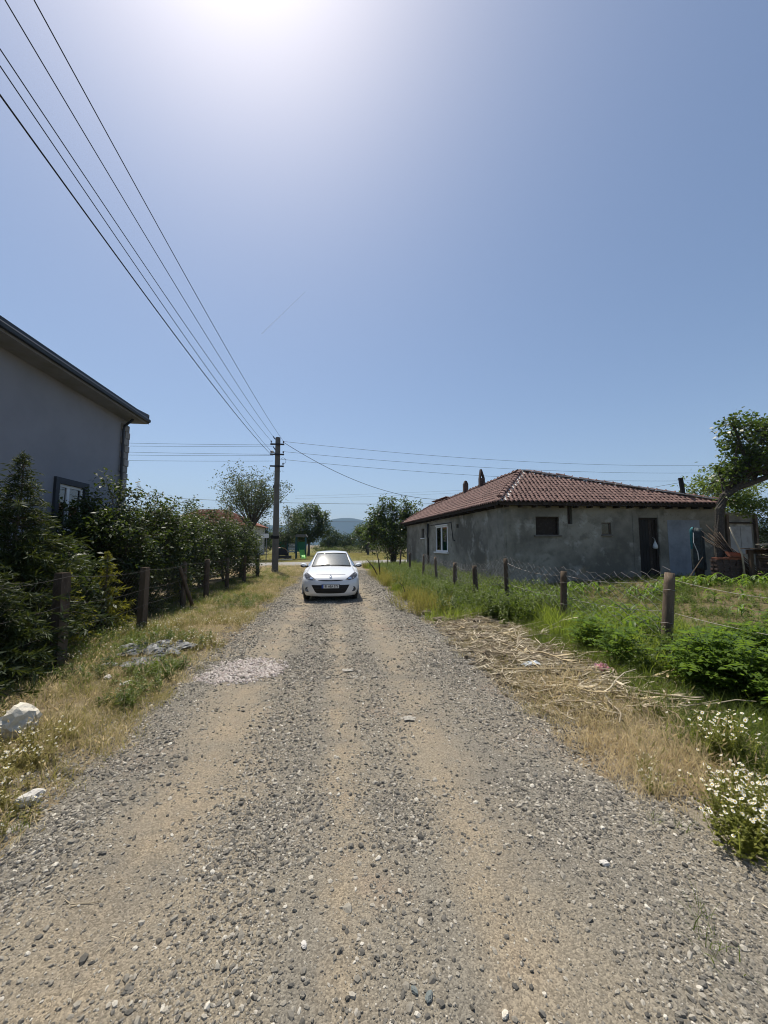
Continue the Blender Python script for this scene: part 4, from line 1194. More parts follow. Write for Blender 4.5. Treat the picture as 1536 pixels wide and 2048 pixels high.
lf = thing('wire_fence', 'dark wire mesh fence with old posts in front of the left hedge', 'fence', (-4.1, 9, 0))
LP = [((-3.86, 1.2), 1.3, .075, (0, 0)), ((-3.84, 3.6), 1.3, .08, (0, 0)), ((-3.85, 6.05), 1.30, .10, (-.02, .0)), ((-3.92, 8.52), 1.22, .095, (.02, 0)), ((-4.16, 11.3), 1.24, .07, (0, 0)), ((-4.12, 13.05), 1.25, .085, (0, 0)),
      ((-4.2, 15.7), 1.2, .075, (0, 0)), ((-4.2, 18.5), 1.2, .08, (0, 0)), ((-4.2, 21.5), 1.15, .10, (0, 0))]
lt = []
for k, ((x, y), h, r, ln) in enumerate(LP):
    z = float(gh(x, y)); tp = Vector((x + ln[0], y + ln[1], z + h)); lt.append((Vector((x, y, z)), tp))
    post_mb((x, y, z - .2), tp, r, 8, 30 + k, square=k in (2, 3)).build('post', MT['wood'], lf, smoothed=k not in (2, 3))
post_mb((-3.98, 11.5, 0), (-4.18, 11.0, 1.12), .05, 7, 55).build('brace', MT['wood'], lf, smoothed=True)
for q, sag in ((.96, .05), (.66, .05), (.40, .04), (.10, .02)):
    for (b0, t0), (b1, t1) in zip(lt, lt[1:]):
        a, b = b0.lerp(t0, q) + Vector((.09, 0, 0)), b1.lerp(t1, q) + Vector((.09, 0, 0))
        mb = MB(); mb.tube([a.lerp(b, t) - up * (sag * 4 * t * (1 - t)) for t in np.linspace(0, 1, 7)], .0022, 4); mb.build('wire', MT['darkwire'], lf)
netting('netting', lt, .07, .04, .98, .0008, lf, MT['darkwire'], .04, .004)

# ------------------------------------------------------------------ utility pole and its wires
PX, PY = -3.72, 24.28
pt = thing('utility_pole', 'tapered concrete utility pole with three steel crossarms beside the track', 'utility pole', (PX, PY, 0))
PT = 8.42
mb = MB(); mb.lathe((PX, PY, 0), [(.205, -.4), (.20, .3), (.175, 4), (.152, PT - .06), (.14, PT)], 18); mb.lathe((PX, PY, 0), [(.14, PT), (.001, PT)], 18)
mb.build('shaft', MT['concrete'], pt, smoothed=False)
ARMS = (7.94, 7.30, 6.56)
rs = np.random.RandomState(2)
INS = []
for z in ARMS:
    ao = MB().box((PX, PY - .20, z), (.84, .07, .09)).build('crossarm', MT['darksteel'], pt, bevel=.006)
    for sx in (-.37, .37):
        if z == ARMS[2] and sx < 0: continue
        p = (PX + sx, PY - .20, z + .045)
        m_ = MB(); m_.lathe(p, [(.012, 0), (.012, .06), (.045, .062), (.05, .09), (.03, .10), (.045, .125), (.04, .16), (.001, .18)], 9)
        m_.build('insulator', MT['porcelain'], ao, smoothed=True); INS.append(Vector(p) + up * .14)
m_ = MB(); m_.beam((PX - .14, PY - .1, PT - .15), (PX - .28, PY - .15, PT + .02), .05, .05); m_.build('bracket', MT['darksteel'], pt)
m_ = MB(); m_.beam((PX - .14, PY - .1, 7.62), (PX - .26, PY - .15, 7.8), .05, .05); m_.build('bracket', MT['darksteel'], pt)
# street lamp head behind the middle arm, strap band low on the shaft, small junction box
m_ = MB(); m_.beam((PX - .12, PY + .05, 7.40), (PX - .34, PY + .1, 7.55), .05, .05)
lo = m_.build('lamp_arm', MT['steel'], pt)
m_ = MB(); m_.lathe((PX - .36, PY + .1, 7.50), [(.02, .12), (.09, .08), (.13, 0), (.10, -.03), (.001, -.04)], 10); m_.build('lamp_head', MT['playwhite'], lo, smoothed=True)
m_ = MB(); m_.lathe((PX, PY, 0), [(.198, 2.08), (.205, 2.09), (.205, 2.25), (.198, 2.26)], 18); m_.box((PX - .2, PY - .1, 2.18), (.16, .12, .2)); m_.box((PX + .17, PY - .1, 2.2), (.1, .1, .1))
m_.build('strap_band', MT['black'], pt)
MB().box((PX - .19, PY - .04, 5.3), (.08, .1, .16)).build('junction_box', MT['darksteel'], pt)
m_ = MB(); m_.tube([(PX + .2, PY - .15, 7.0)] + [(PX + .34 + .2 * math.sin(a), PY - .18, 6.9 + .20 * math.cos(a)) for a in np.linspace(0, 2.6, 8)] + [(PX + .37, PY - .2, 6.74)], .011, 4); m_.build('jumper_cable', MT['cable'], pt)

def wire(a, b, sag, r, label, group, n=24, name='power_line', cat='wire'):
    a, b = Vector(a), Vector(b); o = (a + b) / 2
    mb = MB(); mb.tube([a.lerp(b, t) - up * (sag * 4 * t * (1 - t)) - o for t in np.linspace(0, 1, n)], r, 5)
    w = mb.build(name, MT['cable'], None, smoothed=True); w.location = o
    return tag(w, label, cat, group)
# along the track, over the viewer's left shoulder: solve each far end from where the wire crosses the upper left of the view
def near_pt(u, v, x):
    X, Y, Z = ray(u, v); t = x / X; return Vector((x, Y * t, EYE + Z * t))
LG = 'overhead wires running along the track'
for a, (u, v, x), lab in (
    (INS[1], (68, 0, -3.46), 'overhead wire nearest the middle of the sky, from the upper arm of the concrete pole'),
    (Vector((PX - .26, PY - .15, PT + .0)), (10, 0, -3.86), 'overhead wire fixed to the bracket at the tip of the concrete pole'),
    (INS[0], (0, 98, -4.06), 'overhead wire from the left end of the upper arm of the concrete pole'),
    (INS[2], (0, 132, -4.12), 'overhead wire from the left end of the middle arm of the concrete pole'),
    (Vector((PX - .43, PY - .22, 7.34)), (0, 190, -4.22), 'lowest thick overhead cable running back along the track from the pole')):
    q = near_pt(u, v, x); d = (q - a); t_end = 1.9
    sag = .9
    # the wire hangs in a shallow curve that passes through q
    b = a + d * t_end; tt = 1 / t_end
    b = b + up * (sag * 4 * tt * (1 - tt)) / tt
    wire(a, b, sag, .0075 if 'thick' not in lab else .012, lab, LG, 40)
CG = 'overhead wires crossing behind the pole'
def at(u, v, y):
    X, Y, Z = ray(u, v); t = y / Y; return Vector((X * t, y, EYE + Z * t))
for k, (zl, vl, lab) in enumerate(((7.98, 886, 'uppermost wire leaving the pole to the left'), (7.90, 892, 'second wire from the top leaving the pole to the left'),
                                   (7.38, 904, 'middle wire leaving the pole to the left'), (7.30, 910, 'fourth wire down leaving the pole to the left'), (6.95, 921, 'lowest wire leaving the pole to the left'))):
    a = Vector((PX - .3, PY + .15, zl)); q = at(250, vl, 26.2); b = a + (q - a) * 3.4
    b.z = a.z + (q.z - a.z) * 1.1 ; sag = .25
    tt = 1 / 3.4; need = a.z + (b.z - a.z) * tt - sag * 4 * tt * (1 - tt) - q.z
    b.z -= need / tt
    wire(a, b, sag, .009, lab, CG)
FPOLE = Vector((32.0, 28.4, 0))
fp = thing('utility_pole', 'far steel utility pole half hidden by the crooked tree on the right', 'utility pole', tuple(FPOLE))
m_ = MB(); m_.lathe(FPOLE, [(.14, -.3), (.12, 8.4), (.001, 8.42)], 10); m_.build('shaft', MT['darksteel'], fp)
MB().box(FPOLE + Vector((0, 0, 8.2)), (1.3, .1, .12)).build('crossarm', MT['steel'], fp)
MB().box(FPOLE + Vector((0, 0, 7.4)), (1.2, .1, .12)).build('crossarm', MT['steel'], fp)
for k, (a, vb, vm, lab) in enumerate(((INS[1], 930, 922, 'uppermost wire from the pole over the old roof to the right'), (INS[3], 945, 938, 'second wire from the pole over the old roof to the right'),
                              (Vector((PX + .2, PY - .2, 7.0)), 960, 955, 'third wire from the pole passing just above the old roof'))):
    b = at(1447, vb, 28.4); m = at(965, vm, (PY + 28.4) / 2)
    sag = max(.05, (a.z + b.z) / 2 - m.z)
    wire(a, b, sag, .010, lab, CG)
    wire(b, b + Vector((30, 2, .2)), .4, .010, lab.replace('from the pole over the old roof', 'beyond the far steel pole').replace('from the pole passing just above the old roof', 'beyond the far steel pole'), CG, 12)
wire(INS[1] + up * -.05, (8.9, 29.2, 5.28), 1.0, .016, 'thick service cable sagging from the concrete pole to the old house roof', CG)
wire(at(240, 990, 44), at(870, 1007.5, 44), .35, .022, 'dark cable crossing low behind the far trees', CG)
wire(at(600, 1043, 120), at(860, 1045, 120), .0, .055, 'far power line crossing in front of the blue mountain', 'far power lines')
wire(at(590, 992, 120), at(1010, 976, 120), .3, .022, 'faint far power line above the round tree', 'far power lines')
wire(at(590, 997, 120), at(1010, 981, 120), .3, .022, 'faint far power line just below the other faint one', 'far power lines')
wire((15.87, 15.9, 4.6), (7.5, 40, 5.2), .5, .008, 'thin stay wire from the stove pipe down behind the roof', 'stay wires at the stove pipe')
wire((15.87, 15.9, 4.6), (24, 20, 5.2), .5, .010, 'thin cable from the stove pipe towards the crooked tree', 'stay wires at the stove pipe')

# ------------------------------------------------------------------ white hatchback
CX, CY = -.165, 11.62
car = thing('parked_car', 'white hatchback car seen head on, standing on the gravel track', 'car', (CX, CY, float(rh(0, 12.5)) + .0))
#      y     z     W    bow   droop
ROWS = [(.16, .15, .66, .30, .0), (.06, .18, .74, .30, .0), (.02, .28, .80, .32, .0), (.0, .40, .835, .34, .0), (.0, .50, .850, .34, .0), (.02, .58, .855, .34, .0), (.045, .65, .85, .33, .0),
        (.085, .70, .84, .31, .005), (.14, .745, .825, .28, .015), (.25, .80, .80, .20, .03), (.45, .865, .775, .10, .045), (.75, .93, .755, .03, .055), (1.0, .975, .735, .0, .055), (1.14, 1.0, .715, -.0, .05),
        (1.20, 1.02, .70, .10, .045), (1.50, 1.19, .645, .10, .03), (1.80, 1.355, .575, .08, .03), (1.92, 1.41, .55, .08, .03),
        (2.05, 1.445, .54, .06, .035), (2.4, 1.48, .535, .0, .04), (2.9, 1.485, .535, .0, .04), (3.35, 1.44, .53, -.02, .045), (3.50, 1.38, .53, -.05, .04),
        (3.78, 1.08, .62, -.12, .03), (3.88, .92, .74, -.16, .02), (3.96, .75, .80, -.2, 0), (3.98, .45, .80, -.2, 0), (3.90, .25, .74, -.2, 0)]
NC = 21
def skin(row, s):
    y, z, W, bow, dr = row
    return Vector((W * s, y + bow * abs(s) ** 3.2, z - dr * s * s))
GLASS = range(14, 17)
REARG = range(22, 23)
body = MB(); glass = MB(); rglass = MB()
SS = np.linspace(-1, 1, NC)
P = [[skin(r, s) for s in SS] for r in ROWS]
for i in range(len(ROWS) - 1):
    for j in range(NC - 1):
        q = [P[i][j], P[i][j + 1], P[i + 1][j + 1], P[i + 1][j]]
        if i in GLASS and 1 <= j < NC - 2: continue
        if i in REARG and 2 <= j < NC - 3: continue
        body.add(q, [(0, 1, 2, 3)])
for rng, mbx, j0, j1 in ((GLASS, glass, 1, NC - 2), (REARG, rglass, 2, NC - 3)):
    mbx.grid([[P[i][j] + Vector((0, 0, -.004)) for j in range(j0, j1 + 1)] for i in list(rng) + [rng[-1] + 1]])
# body sides with wheel arches; belt and roof edges follow the top skin
WY = (.82, 3.30); WR = .30
def edge_at(y):
    e = [skin(r, 1.0) for r in ROWS]
    fr = e[3:]                                        # from bumper mid upwards
    for a, b in zip(fr, fr[1:]):
        if a.y <= y <= b.y and b.y - a.y > 1e-4: return a.lerp(b, (y - a.y) / (b.y - a.y))
    return fr[0] if y < fr[0].y else fr[-1]
for sgn in (-1, 1):
    lower, belt, top = [], [], []
    ysd = [.345, .40, .46, .50] + list(np.linspace(.54, 1.10, 13)) + list(np.linspace(1.2, 2.95, 12)) + list(np.linspace(3.02, 3.58, 13)) + [3.66, 3.72, 3.76]
    P2 = []
    for y in ysd:
        e = edge_at(y)
        zb = .21
        for wy in WY:
            if abs(y - wy) < .345: zb = max(zb, WR + math.sqrt(max(0, .345 ** 2 - (y - wy) ** 2)))
        belt_z = min(e.z, .93 + .04 * (y - 1))
        wl = .855
        row = []
        for k, t in enumerate((0, .25, .5, .75, 1.0)):
            z = zb + (belt_z - zb) * t
            bulge = wl + .012 * math.sin(min(1, max(0, (z - .2) / .75)) * math.pi)
            if y < .7: bulge = min(bulge, e.x + (bulge - e.x) * smooth(.34, .75, y) + .012)
            x = bulge if t < 1 else (min(bulge, e.x + .004) if e.z <= belt_z + .002 else wl - .035)
            row.append((sgn * float(x), y, z))
        if e.z > belt_z + .01: row.append((sgn * e.x, y, e.z))
        else: row.append((sgn * e.x, y, e.z))
        P2.append(row)
    body.grid([r[:5] for r in P2]); 
    sg = MB()
    sg.grid([r[4:] for r in P2])
    # pillars are body coloured, side glass sits between them
    n_ = len(ysd)
    for a in range(n_ - 1):
        ym = (ysd[a] + ysd[a + 1]) / 2
        q = [P2[a][4], P2[a + 1][4], P2[a + 1][5], P2[a][5]]
        (body if (ym < 1.35 or 2.2 < ym < 2.32 or ym > 3.3) else rglass).add(q, [(0, 1, 2, 3)])
bo = body.build('body', MT['paint'], car, local=True, smoothed=True, clean=False)
bm = bmesh.new(); bm.from_mesh(bo.data); bmesh.ops.remove_doubles(bm, verts=bm.verts, dist=.0008); bmesh.ops.recalc_face_normals(bm, faces=bm.faces); bm.to_mesh(bo.data); bm.free()
sd_ = bo.modifiers.new('thickness', 'SOLIDIFY'); sd_.thickness = .012; sd_.offset = -1
go = glass.build('windscreen', MT['glass_car'], car, local=True, smoothed=True)
rglass.build('window_glass', MT['glass_car'], car, local=True, smoothed=False)
# dark rubber line round the windscreen
m_ = MB(); j0, j1 = 1, NC - 2
loop = [P[i][j0] for i in range(14, 18)] + [P[17][j] for j in range(j0, j1 + 1)] + [P[i][j1] for i in range(17, 13, -1)] + [P[14][j] for j in range(j1, j0 - 1, -1)]
m_.tube([p + Vector((0, -.004, .004)) for p in loop], .011, 5); m_.build('seal', MT['black'], go, local=True)
for k, (x0, x1) in enumerate(((-.02, .62), (-.60, -.05))):
    m_ = MB(); ps = []
    for t in np.linspace(0, 1, 6):
        s = (x0 + (x1 - x0) * t) / .69
        p = skin(ROWS[14], s); ps.append(p + Vector((0, -.035 + .03 * t * t, .012 + .02 * t)))
    m_.tube(ps, .011, 5); m_.build('wiper', MT['black'], car, local=True)
# front face: y of the skin at (x, z)
def front(x, z, off=.004):
    for a, b in zip(ROWS[:12], ROWS[1:13]):
        if a[1] <= z <= b[1]:
            t = (z - a[1]) / (b[1] - a[1]); r = tuple(a[i] + (b[i] - a[i]) * t for i in range(5))
            s = min(1, abs(x) / r[2]); return Vector((x, r[0] + r[3] * s ** 3.2 - off, z + off * .5))
    return Vector((x, 0, z))
def patch(xs, lo, hi, off, mb=None, n=5):
    mb = mb or MB()
    mb.grid([[front(x, l + (h - l) * t, off) for t in np.linspace(0, 1, n)] for x, l, h in zip(xs, lo, hi)])
    return mb
def interp(xs, pts):
    return np.interp(xs, [p[0] for p in pts], [p[1] for p in pts])
for sgn in (1, -1):
    xs = np.linspace(.445, .80, 16)
    lo = interp(xs, ((.445, .655), (.55, .640), (.66, .652), (.74, .685), (.80, .745)))
    hi = interp(xs, ((.445, .668), (.55, .735), (.64, .80), (.72, .845), (.77, .842), (.80, .80)))
    m_ = patch(xs * sgn, lo, hi, .006); ho = m_.build('headlight', MT['lamp'], car, local=True, smoothed=True)
    m_ = patch(np.linspace(.52, .62, 6) * sgn, interp(np.linspace(.52, .62, 6), ((.52, .665), (.62, .67))), interp(np.linspace(.52, .62, 6), ((.52, .70), (.57, .725), (.62, .72))), .012)
    m_.build('lens', MT['chrome'], ho, local=True, smoothed=True)
    c = front(.68 * sgn, .375, .0)
    m_ = MB(); m_.lathe(c, [(.075, .02), (.075, -.012), (.05, -.016), (.048, .004), (.001, .0)], 16, 'y')
    fo = m_.build('fog_light', MT['lamp'], car, local=True, smoothed=True)
# lower grille (trapezoid), upper slot, bumper split line
xs = np.linspace(-.56, .56, 23)
lo = np.full(23, .255) + .02 * (np.abs(xs) / .56) ** 2
hi = np.where(np.abs(xs) < .43, .505, .505)
lo = np.maximum(lo, interp(np.abs(xs), ((0, .255), (.43, .262), (.56, .50))))
gr = patch(xs, lo, hi, .006).build('grille', MT['black'], car, local=True)
for z in (.30, .35, .40, .45):
    w = .43 + (.56 - .43) * (z - .262) / .24 - .03
    m_ = MB(); m_.tube([front(x, z, .012) for x in np.linspace(-w, w, 13)], .008, 4); m_.build('grille_bar', MT['darksteel'], gr, local=True)
xs = np.linspace(-.36, .36, 15)
patch(xs, .615 - .0 * xs + .018 * (np.abs(xs) / .36) ** 3, .645 + .0 * xs - .012 * (np.abs(xs) / .36) ** 3 + .012 * (np.abs(xs) / .36), .006).build('upper_slot', MT['black'], car, local=True)
# plate and lettering
pl = MB().box((.0, -.030, .470), (.53, .016, .125)).build('number_plate', MT['black'], car, local=True)
MB().box((.022, -.040, .472), (.455, .004, .105)).build('plate_face', MT['plate'], pl, local=True)
MB().box((-.232, -.040, .472), (.048, .004, .105)).build('plate_band', MT['plateblue'], pl, local=True)
fc = bpy.data.curves.new('plate_lettering', 'FONT'); fc.body = '81 AEA 575'; fc.size = .100; fc.align_x = 'CENTER'; fc.align_y = 'CENTER'; fc.extrude = .001; fc.offset = .0022
fc.materials.append(MT['ink'])
_t = bpy.data.objects.new('lettering_curve', fc); COL.objects.link(_t); bpy.context.view_layer.update()
_me = bpy.data.meshes.new_from_object(_t.evaluated_get(bpy.context.evaluated_depsgraph_get()))
bpy.data.objects.remove(_t)
fo = link('plate_lettering', _me, pl)
fo.location = (.022, -.0435, .472); fo.rotation_euler = (R(90), 0, 0); fo.scale = (.80, 1.0, 1)
# diamond emblem
c = front(0, .735, .012); m_ = MB()
out = [(0, .062), (.042, 0), (0, -.062), (-.042, 0)]; inn = [(0, .036), (.021, 0), (0, -.036), (-.021, 0)]
for k in range(4):
    a, b = out[k], out[(k + 1) % 4]; d, e = inn[k], inn[(k + 1) % 4]
    q = [c + Vector((p[0], p[1] * .42, p[1] * .9)) for p in (a, b, e, d)]
    m_.prism(q, (0, -.012, .010))
m_.build('emblem', MT['chrome'], car, local=True)
# bonnet shut line
m_ = MB(); m_.tube([skin(ROWS[9], s) + Vector((0, -.002, .002)) for s in np.linspace(-.55, .55, 12)], .004, 4); m_.build('bonnet_seam', MT['darksteel'], car, local=True)
# mirrors
for sgn in (1, -1):
    m_ = MB(); ps = []
    for y, k in ((1.22, .55), (1.27, .92), (1.34, 1.0), (1.39, .9)):
        ps.append([Vector((sgn * (.895 + .105 * k * math.cos(a)), y, 1.035 + .068 * k * math.sin(a) + .012 * math.cos(a))) for a in np.linspace(0, 2 * math.pi, 14)])
    m_.grid(ps); m_.add(ps[0][:-1], [tuple(range(13))]); m_.add(ps[-1][:-1], [tuple(range(13))])
    mo = m_.build('mirror', MT['paint'], car, local=True, smoothed=True)
    m_ = MB(); m_.beam((sgn * .72, 1.34, .985), (sgn * .85, 1.31, 1.0), .06, .045)
    for y, k in ((1.25, .96), (1.37, 1.0)): pass
    m_.prism([(sgn * (.895 + .108 * math.cos(a)), 1.225, 1.022 + .062 * math.sin(a)) for a in np.linspace(math.pi * 1.02, math.pi * 1.98, 8)], (0, .16, 0))
    m_.build('mirror_foot', MT['black'], mo, local=True)
# wheels
for wy in WY:
    for sgn in (-1, 1):
        m_ = MB(); c = (sgn * .745, wy, WR)
        m_.lathe(c, [(.19, -.085), (.275, -.092), (.298, -.07), (.302, 0), (.298, .07), (.275, .092), (.19, .085)], 28, 'x')
        m_.lathe(c, [(.19, -.085), (.001, -.03)], 28, 'x')
        wo = m_.build('wheel', MT['rubber'], car, local=True, smoothed=True)
        m_ = MB(); m_.lathe((sgn * .745 + sgn * .06, wy, WR), [(.195, sgn * .02), (.17, 0), (.06, sgn * .012), (.001, sgn * .02)], 20, 'x'); m_.build('rim', MT['steel'], wo, local=True, smoothed=True)
# underside, cabin floor, dash, seats, steering wheel
m_ = MB(); m_.box((0, 2.05, .235), (1.36, 3.5, .05)); m_.box((0, .70, .50), (1.16, .9, .50)); m_.box((0, 3.3, .55), (1.16, .9, .56)); m_.box((0, 1.0, .42), (1.44, .06, .4))
m_.build('underbody', MT['black'], car, local=True)
m_ = MB(); m_.prism([(-.66, 1.30, .80), (-.66, 1.75, .80), (-.66, 1.72, .97), (-.66, 1.5, 1.02), (-.66, 1.30, 1.01)], (1.32, 0, 0)); m_.build('dashboard', MT['interior'], car, local=True, bevel=.02)
for sx in (-.35, .35):
    m_ = MB(); m_.box((sx, 2.25, .60), (.5, .5, .16)); m_.beam((sx, 2.45, .62), (sx, 2.66, 1.15), .48, .12); m_.box((sx, 2.69, 1.26), (.26, .10, .17)); m_.build('seat', MT['interior'], car, local=True, bevel=.03)
m_ = MB(); m_.box((0, 3.2, .85), (1.2, .14, .62)); m_.build('rear_seat', MT['interior'], car, local=True, bevel=.03)
m_ = MB(); m_.tube([(.35 + .18 * math.cos(a), 1.86 - .06 * math.sin(a), .99 + .17 * math.sin(a)) for a in np.linspace(0, 2 * math.pi, 22)], .016, 6); m_.beam((.18, 1.86, .99), (.52, 1.86, .99), .04, .03); m_.beam((.35, 1.6, .93), (.35, 1.86, .98), .07, .07)
m_.build('steering_wheel', MT['interior'], car, local=True)
m_ = MB(); m_.box((0, 1.86, 1.33), (.22, .03, .07)); m_.build('rear_view_mirror', MT['black'], car, local=True, bevel=.01)
bpy.data.objects['windscreen'].visible_shadow = True

# ------------------------------------------------------------------ trees and shrubs
def leaf_cloud(rs, C, per, spread, size, upb=.5, droop=.15, asp=.5, outw=None, ctr=None):
    n = len(C) * per
    P = np.repeat(C, per, 0) + rs.normal(0, 1, (n, 3)) * np.asarray(spread)
    nr = rs.normal(0, 1, (n, 3)); nr[:, 2] = np.abs(nr[:, 2]) + upb; nr /= np.linalg.norm(nr, axis=1)[:, None]
    d = rs.normal(0, 1, (n, 3)); d[:, 2] -= droop
    if ctr is not None: d += (P - ctr) / (np.linalg.norm(P - ctr, axis=1)[:, None] + 1e-6) * (outw or .6)
    d -= nr * (d * nr).sum(1)[:, None]; d /= np.linalg.norm(d, axis=1)[:, None] + 1e-9
    s = np.cross(nr, d); L = size * rs.uniform(.6, 1.25, n)[:, None]; W = L * asp
    a = P; b = P + d * L * .45 + s * W * .5 + nr * L * .05; c = P + d * L - nr * L * .06; e = P + d * L * .45 - s * W * .5 + nr * L * .05
    V = np.stack([a, b, c, e], 1).reshape(-1, 3)
    return V, np.arange(n * 4).reshape(n, 4)

def crown_points(rs, blobs, n, shell=.5):
    vol = np.array([b[3] * b[4] * b[5] for b in blobs]) ** .67; k = rs.choice(len(blobs), n, p=vol / vol.sum())
    d = rs.normal(0, 1, (n, 3)); d /= np.linalg.norm(d, axis=1)[:, None]
    r = (shell ** 3 + (1 - shell ** 3) * rs.uniform(0, 1, n)) ** (1 / 3) * rs.uniform(.82, 1.12, n)
    B = np.array(blobs)
    return B[k, :3] + d * r[:, None] * B[k, 3:6]

def branchy(mb, rs, base, fork, C, tr, nl, r_end=.012, bend=.25, extra=()):
    """trunk from base to fork, limbs from the fork into the crown, twigs to the leaf clumps"""
    base, fork = Vector(base), Vector(fork)
    pts = [base.lerp(fork, t) + Vector((rs.normal(0, tr * .35), rs.normal(0, tr * .35), 0)) * (0 < t < 1) for t in (0, .12, .4, .7, 1)]
    mb.tube(pts, [tr * k for k in (1.35, 1.05, .92, .85, .8)], 8)
    idx = rs.choice(len(C), min(nl, len(C)), replace=False)
    ends = []
    for i in idx:
        e = Vector(C[i]); st = base.lerp(fork, rs.uniform(.72, 1.0)); L = (e - st).length
        m = st.lerp(e, .5) + Vector((rs.normal(0, bend * .3) * L, rs.normal(0, bend * .3) * L, bend * .35 * L))
        ps = [st * (1 - t) ** 2 + m * 2 * t * (1 - t) + e * t * t for t in (0, .25, .5, .75, 1)]
        r0 = tr * .45 * rs.uniform(.6, 1.0)
        mb.tube(ps, [r0, r0 * .75, r0 * .5, r0 * .33, max(r0 * .18, r_end * .5)], 5); ends.append(ps)
    for i in range(len(C)):
        if i in idx or rs.rand() < .25: continue
        e = Vector(C[i]); best = min((p for ps in ends for p in ps[1:]), key=lambda p: (p - e).length)
        if (best - e).length > .02: mb.tube([best, best.lerp(e, .5) + Vector((0, 0, .06 * (e - best).length)), e], [r_end, r_end * .8, r_end * .45], 3, cap=False)

def tree(name, label, cat, base, blobs, fork_h, tr, ncl, per, spread, leaf, mat, seed, nl=10, barkm='trunk', shell=.5, group=None, asp=.5, upb=.5, droop=.15, lean=(0, 0), r_end=.010, out=.6, stems=1):
    """blobs are (dx, dy, z, rx, ry, rz) around the base point"""
    rs = np.random.RandomState(seed); bx, by = base; bz = float(gh(bx, by))
    t = thing(name, label, cat, (bx, by, bz), group)
    B = [(bx + b[0], by + b[1], bz + b[2], b[3], b[4], b[5]) for b in blobs]
    C = crown_points(rs, B, ncl, shell); ctr = np.array([bx, by, bz + np.mean([b[2] for b in blobs])])
    C[:, 2] = np.maximum(C[:, 2], bz + .12)
    mb = MB()
    for s in range(stems):
        ox, oy = (rs.normal(0, .18), rs.normal(0, .18)) if stems > 1 else (0, 0)
        sub = C[s::stems]
        branchy(mb, rs, (bx + ox * .5, by + oy * .5, bz - .1), (bx + lean[0] + ox, by + lean[1] + oy, bz + fork_h), sub, tr, max(3, nl // stems), r_end)
    mb.build('trunk', MT[barkm], t, clean=False)
    V, F = leaf_cloud(rs, C, per, spread, leaf, upb, droop, asp, out, ctr)
    V[:, 2] = np.maximum(V[:, 2], bz + .02)
    link('crown', np_mesh('crown', V - np.array([bx, by, bz]), F, MT[mat]), t)
    return t

def conifer(name, label, base, h, rb, n, mat, seed, group=None, barkm='trunk', L=.16, lean=(0, 0)):
    """feathery cypress: drooping flat sprays made of many thin scale shoots"""
    rs = np.random.RandomState(seed); bx, by = base; bz = float(gh(bx, by))
    t = thing(name, label, 'shrub', (bx, by, bz), group)
    mb = MB(); tip = Vector((bx + lean[0], by + lean[1], bz + h * .97))
    mb.tube([Vector((bx, by, bz - .1)).lerp(tip, q) + Vector((rs.normal(0, .015), rs.normal(0, .015), 0)) for q in (0, .2, .4, .6, .8, 1)], [.055, .045, .035, .025, .014, .004], 6)
    Vs = []
    nb = n
    q = rs.uniform(.02, 1, nb) ** 1.05; az = rs.uniform(0, 6.28, nb)
    prof = rb * np.clip((1 - q) ** 1.1 * (.6 + .4 * np.minimum(1, q / .12)) + .05, .03, None) * rs.choice([.5, .8, 1.0, 1.35], nb, p=[.3, .35, .25, .1]) * rs.uniform(.8, 1.15, nb)
    for i in range(nb):
        st = np.array(Vector((bx, by, bz + .02)).lerp(tip, q[i])); L0 = prof[i]
        a = np.array([math.cos(az[i]), math.sin(az[i]), 0]); rise = rs.uniform(.25, .75)
        k = max(4, int(L0 / .034)); tt = np.linspace(.25, 1, k)
        px = st + np.outer(tt * L0, a) + np.outer(L0 * (rise * tt - .35 * tt ** 2), [0, 0, 1])
        if i % 3 == 0: mb.tube([st, px[len(px) // 2], px[-1]], [.007, .005, .002], 3, cap=False)
        for p, tq in zip(px, tt):
            for r_ in range(3):
                dv = a * rs.uniform(.3, 1) + rs.normal(0, .45, 3) + np.array([0, 0, .15 - .35 * tq]); dv /= np.linalg.norm(dv)
                sv = np.cross(dv, rs.normal(0, 1, 3)); sv /= np.linalg.norm(sv) + 1e-6
                l = L * rs.uniform(.4, 1.0) * (.4 + .6 * min(1, L0 / (rb * .55))); w = l * .085
                Vs.append([p, p + dv * l * .5 + sv * w, p + dv * l, p + dv * l * .5 - sv * w])
    mb.build('trunk', MT[barkm], t, clean=False)
    V = np.array(Vs).reshape(-1, 3)
    link('crown', np_mesh('crown', V - np.array([bx, by, bz]), np.arange(len(V)).reshape(-1, 4), MT[mat]), t)
    return t

# hedge row behind the left fence
HG = 'laurel shrubs behind the left fence'
def laurel(base, h, r, seed, label, n=300, per=34, leaf=.105, low=.30):
    rs = np.random.RandomState(seed)
    bl = [(0, 0, h * .5, r * .95, r * .85, h * .42), (0, 0, h * .5, r * .5, r * .5, h * .35)]
    for k in range(6):
        a = rs.uniform(0, 6.28); q = rs.uniform(.3, .75)
        bl.append((math.cos(a) * r * q, math.sin(a) * r * q, h * rs.uniform(.45, .82), r * rs.uniform(.3, .5), r * rs.uniform(.3, .5), h * rs.uniform(.13, .22)))
    for k in range(5):                                  # shoots that stick out of the top
        a = rs.uniform(0, 6.28); q = rs.uniform(.1, .65)
        bl.append((math.cos(a) * r * q, math.sin(a) * r * q, h * rs.uniform(.86, .97), r * .10, r * .10, h * .09))
    bl.append((.25, 0, h * low, r * .8, r * .8, h * .25))
    return tree('laurel_shrub', label, 'shrub', base, bl, h * .35, .06, n, per, (.11, .11, .10), leaf, 'laurel', seed, 12, 'twig', .55, HG, .48, .7, .1, stems=4)
laurel((-5.55, 5.4), 2.2, .95, 411, 'dark laurel shrub at the left frame edge under the grey wall')
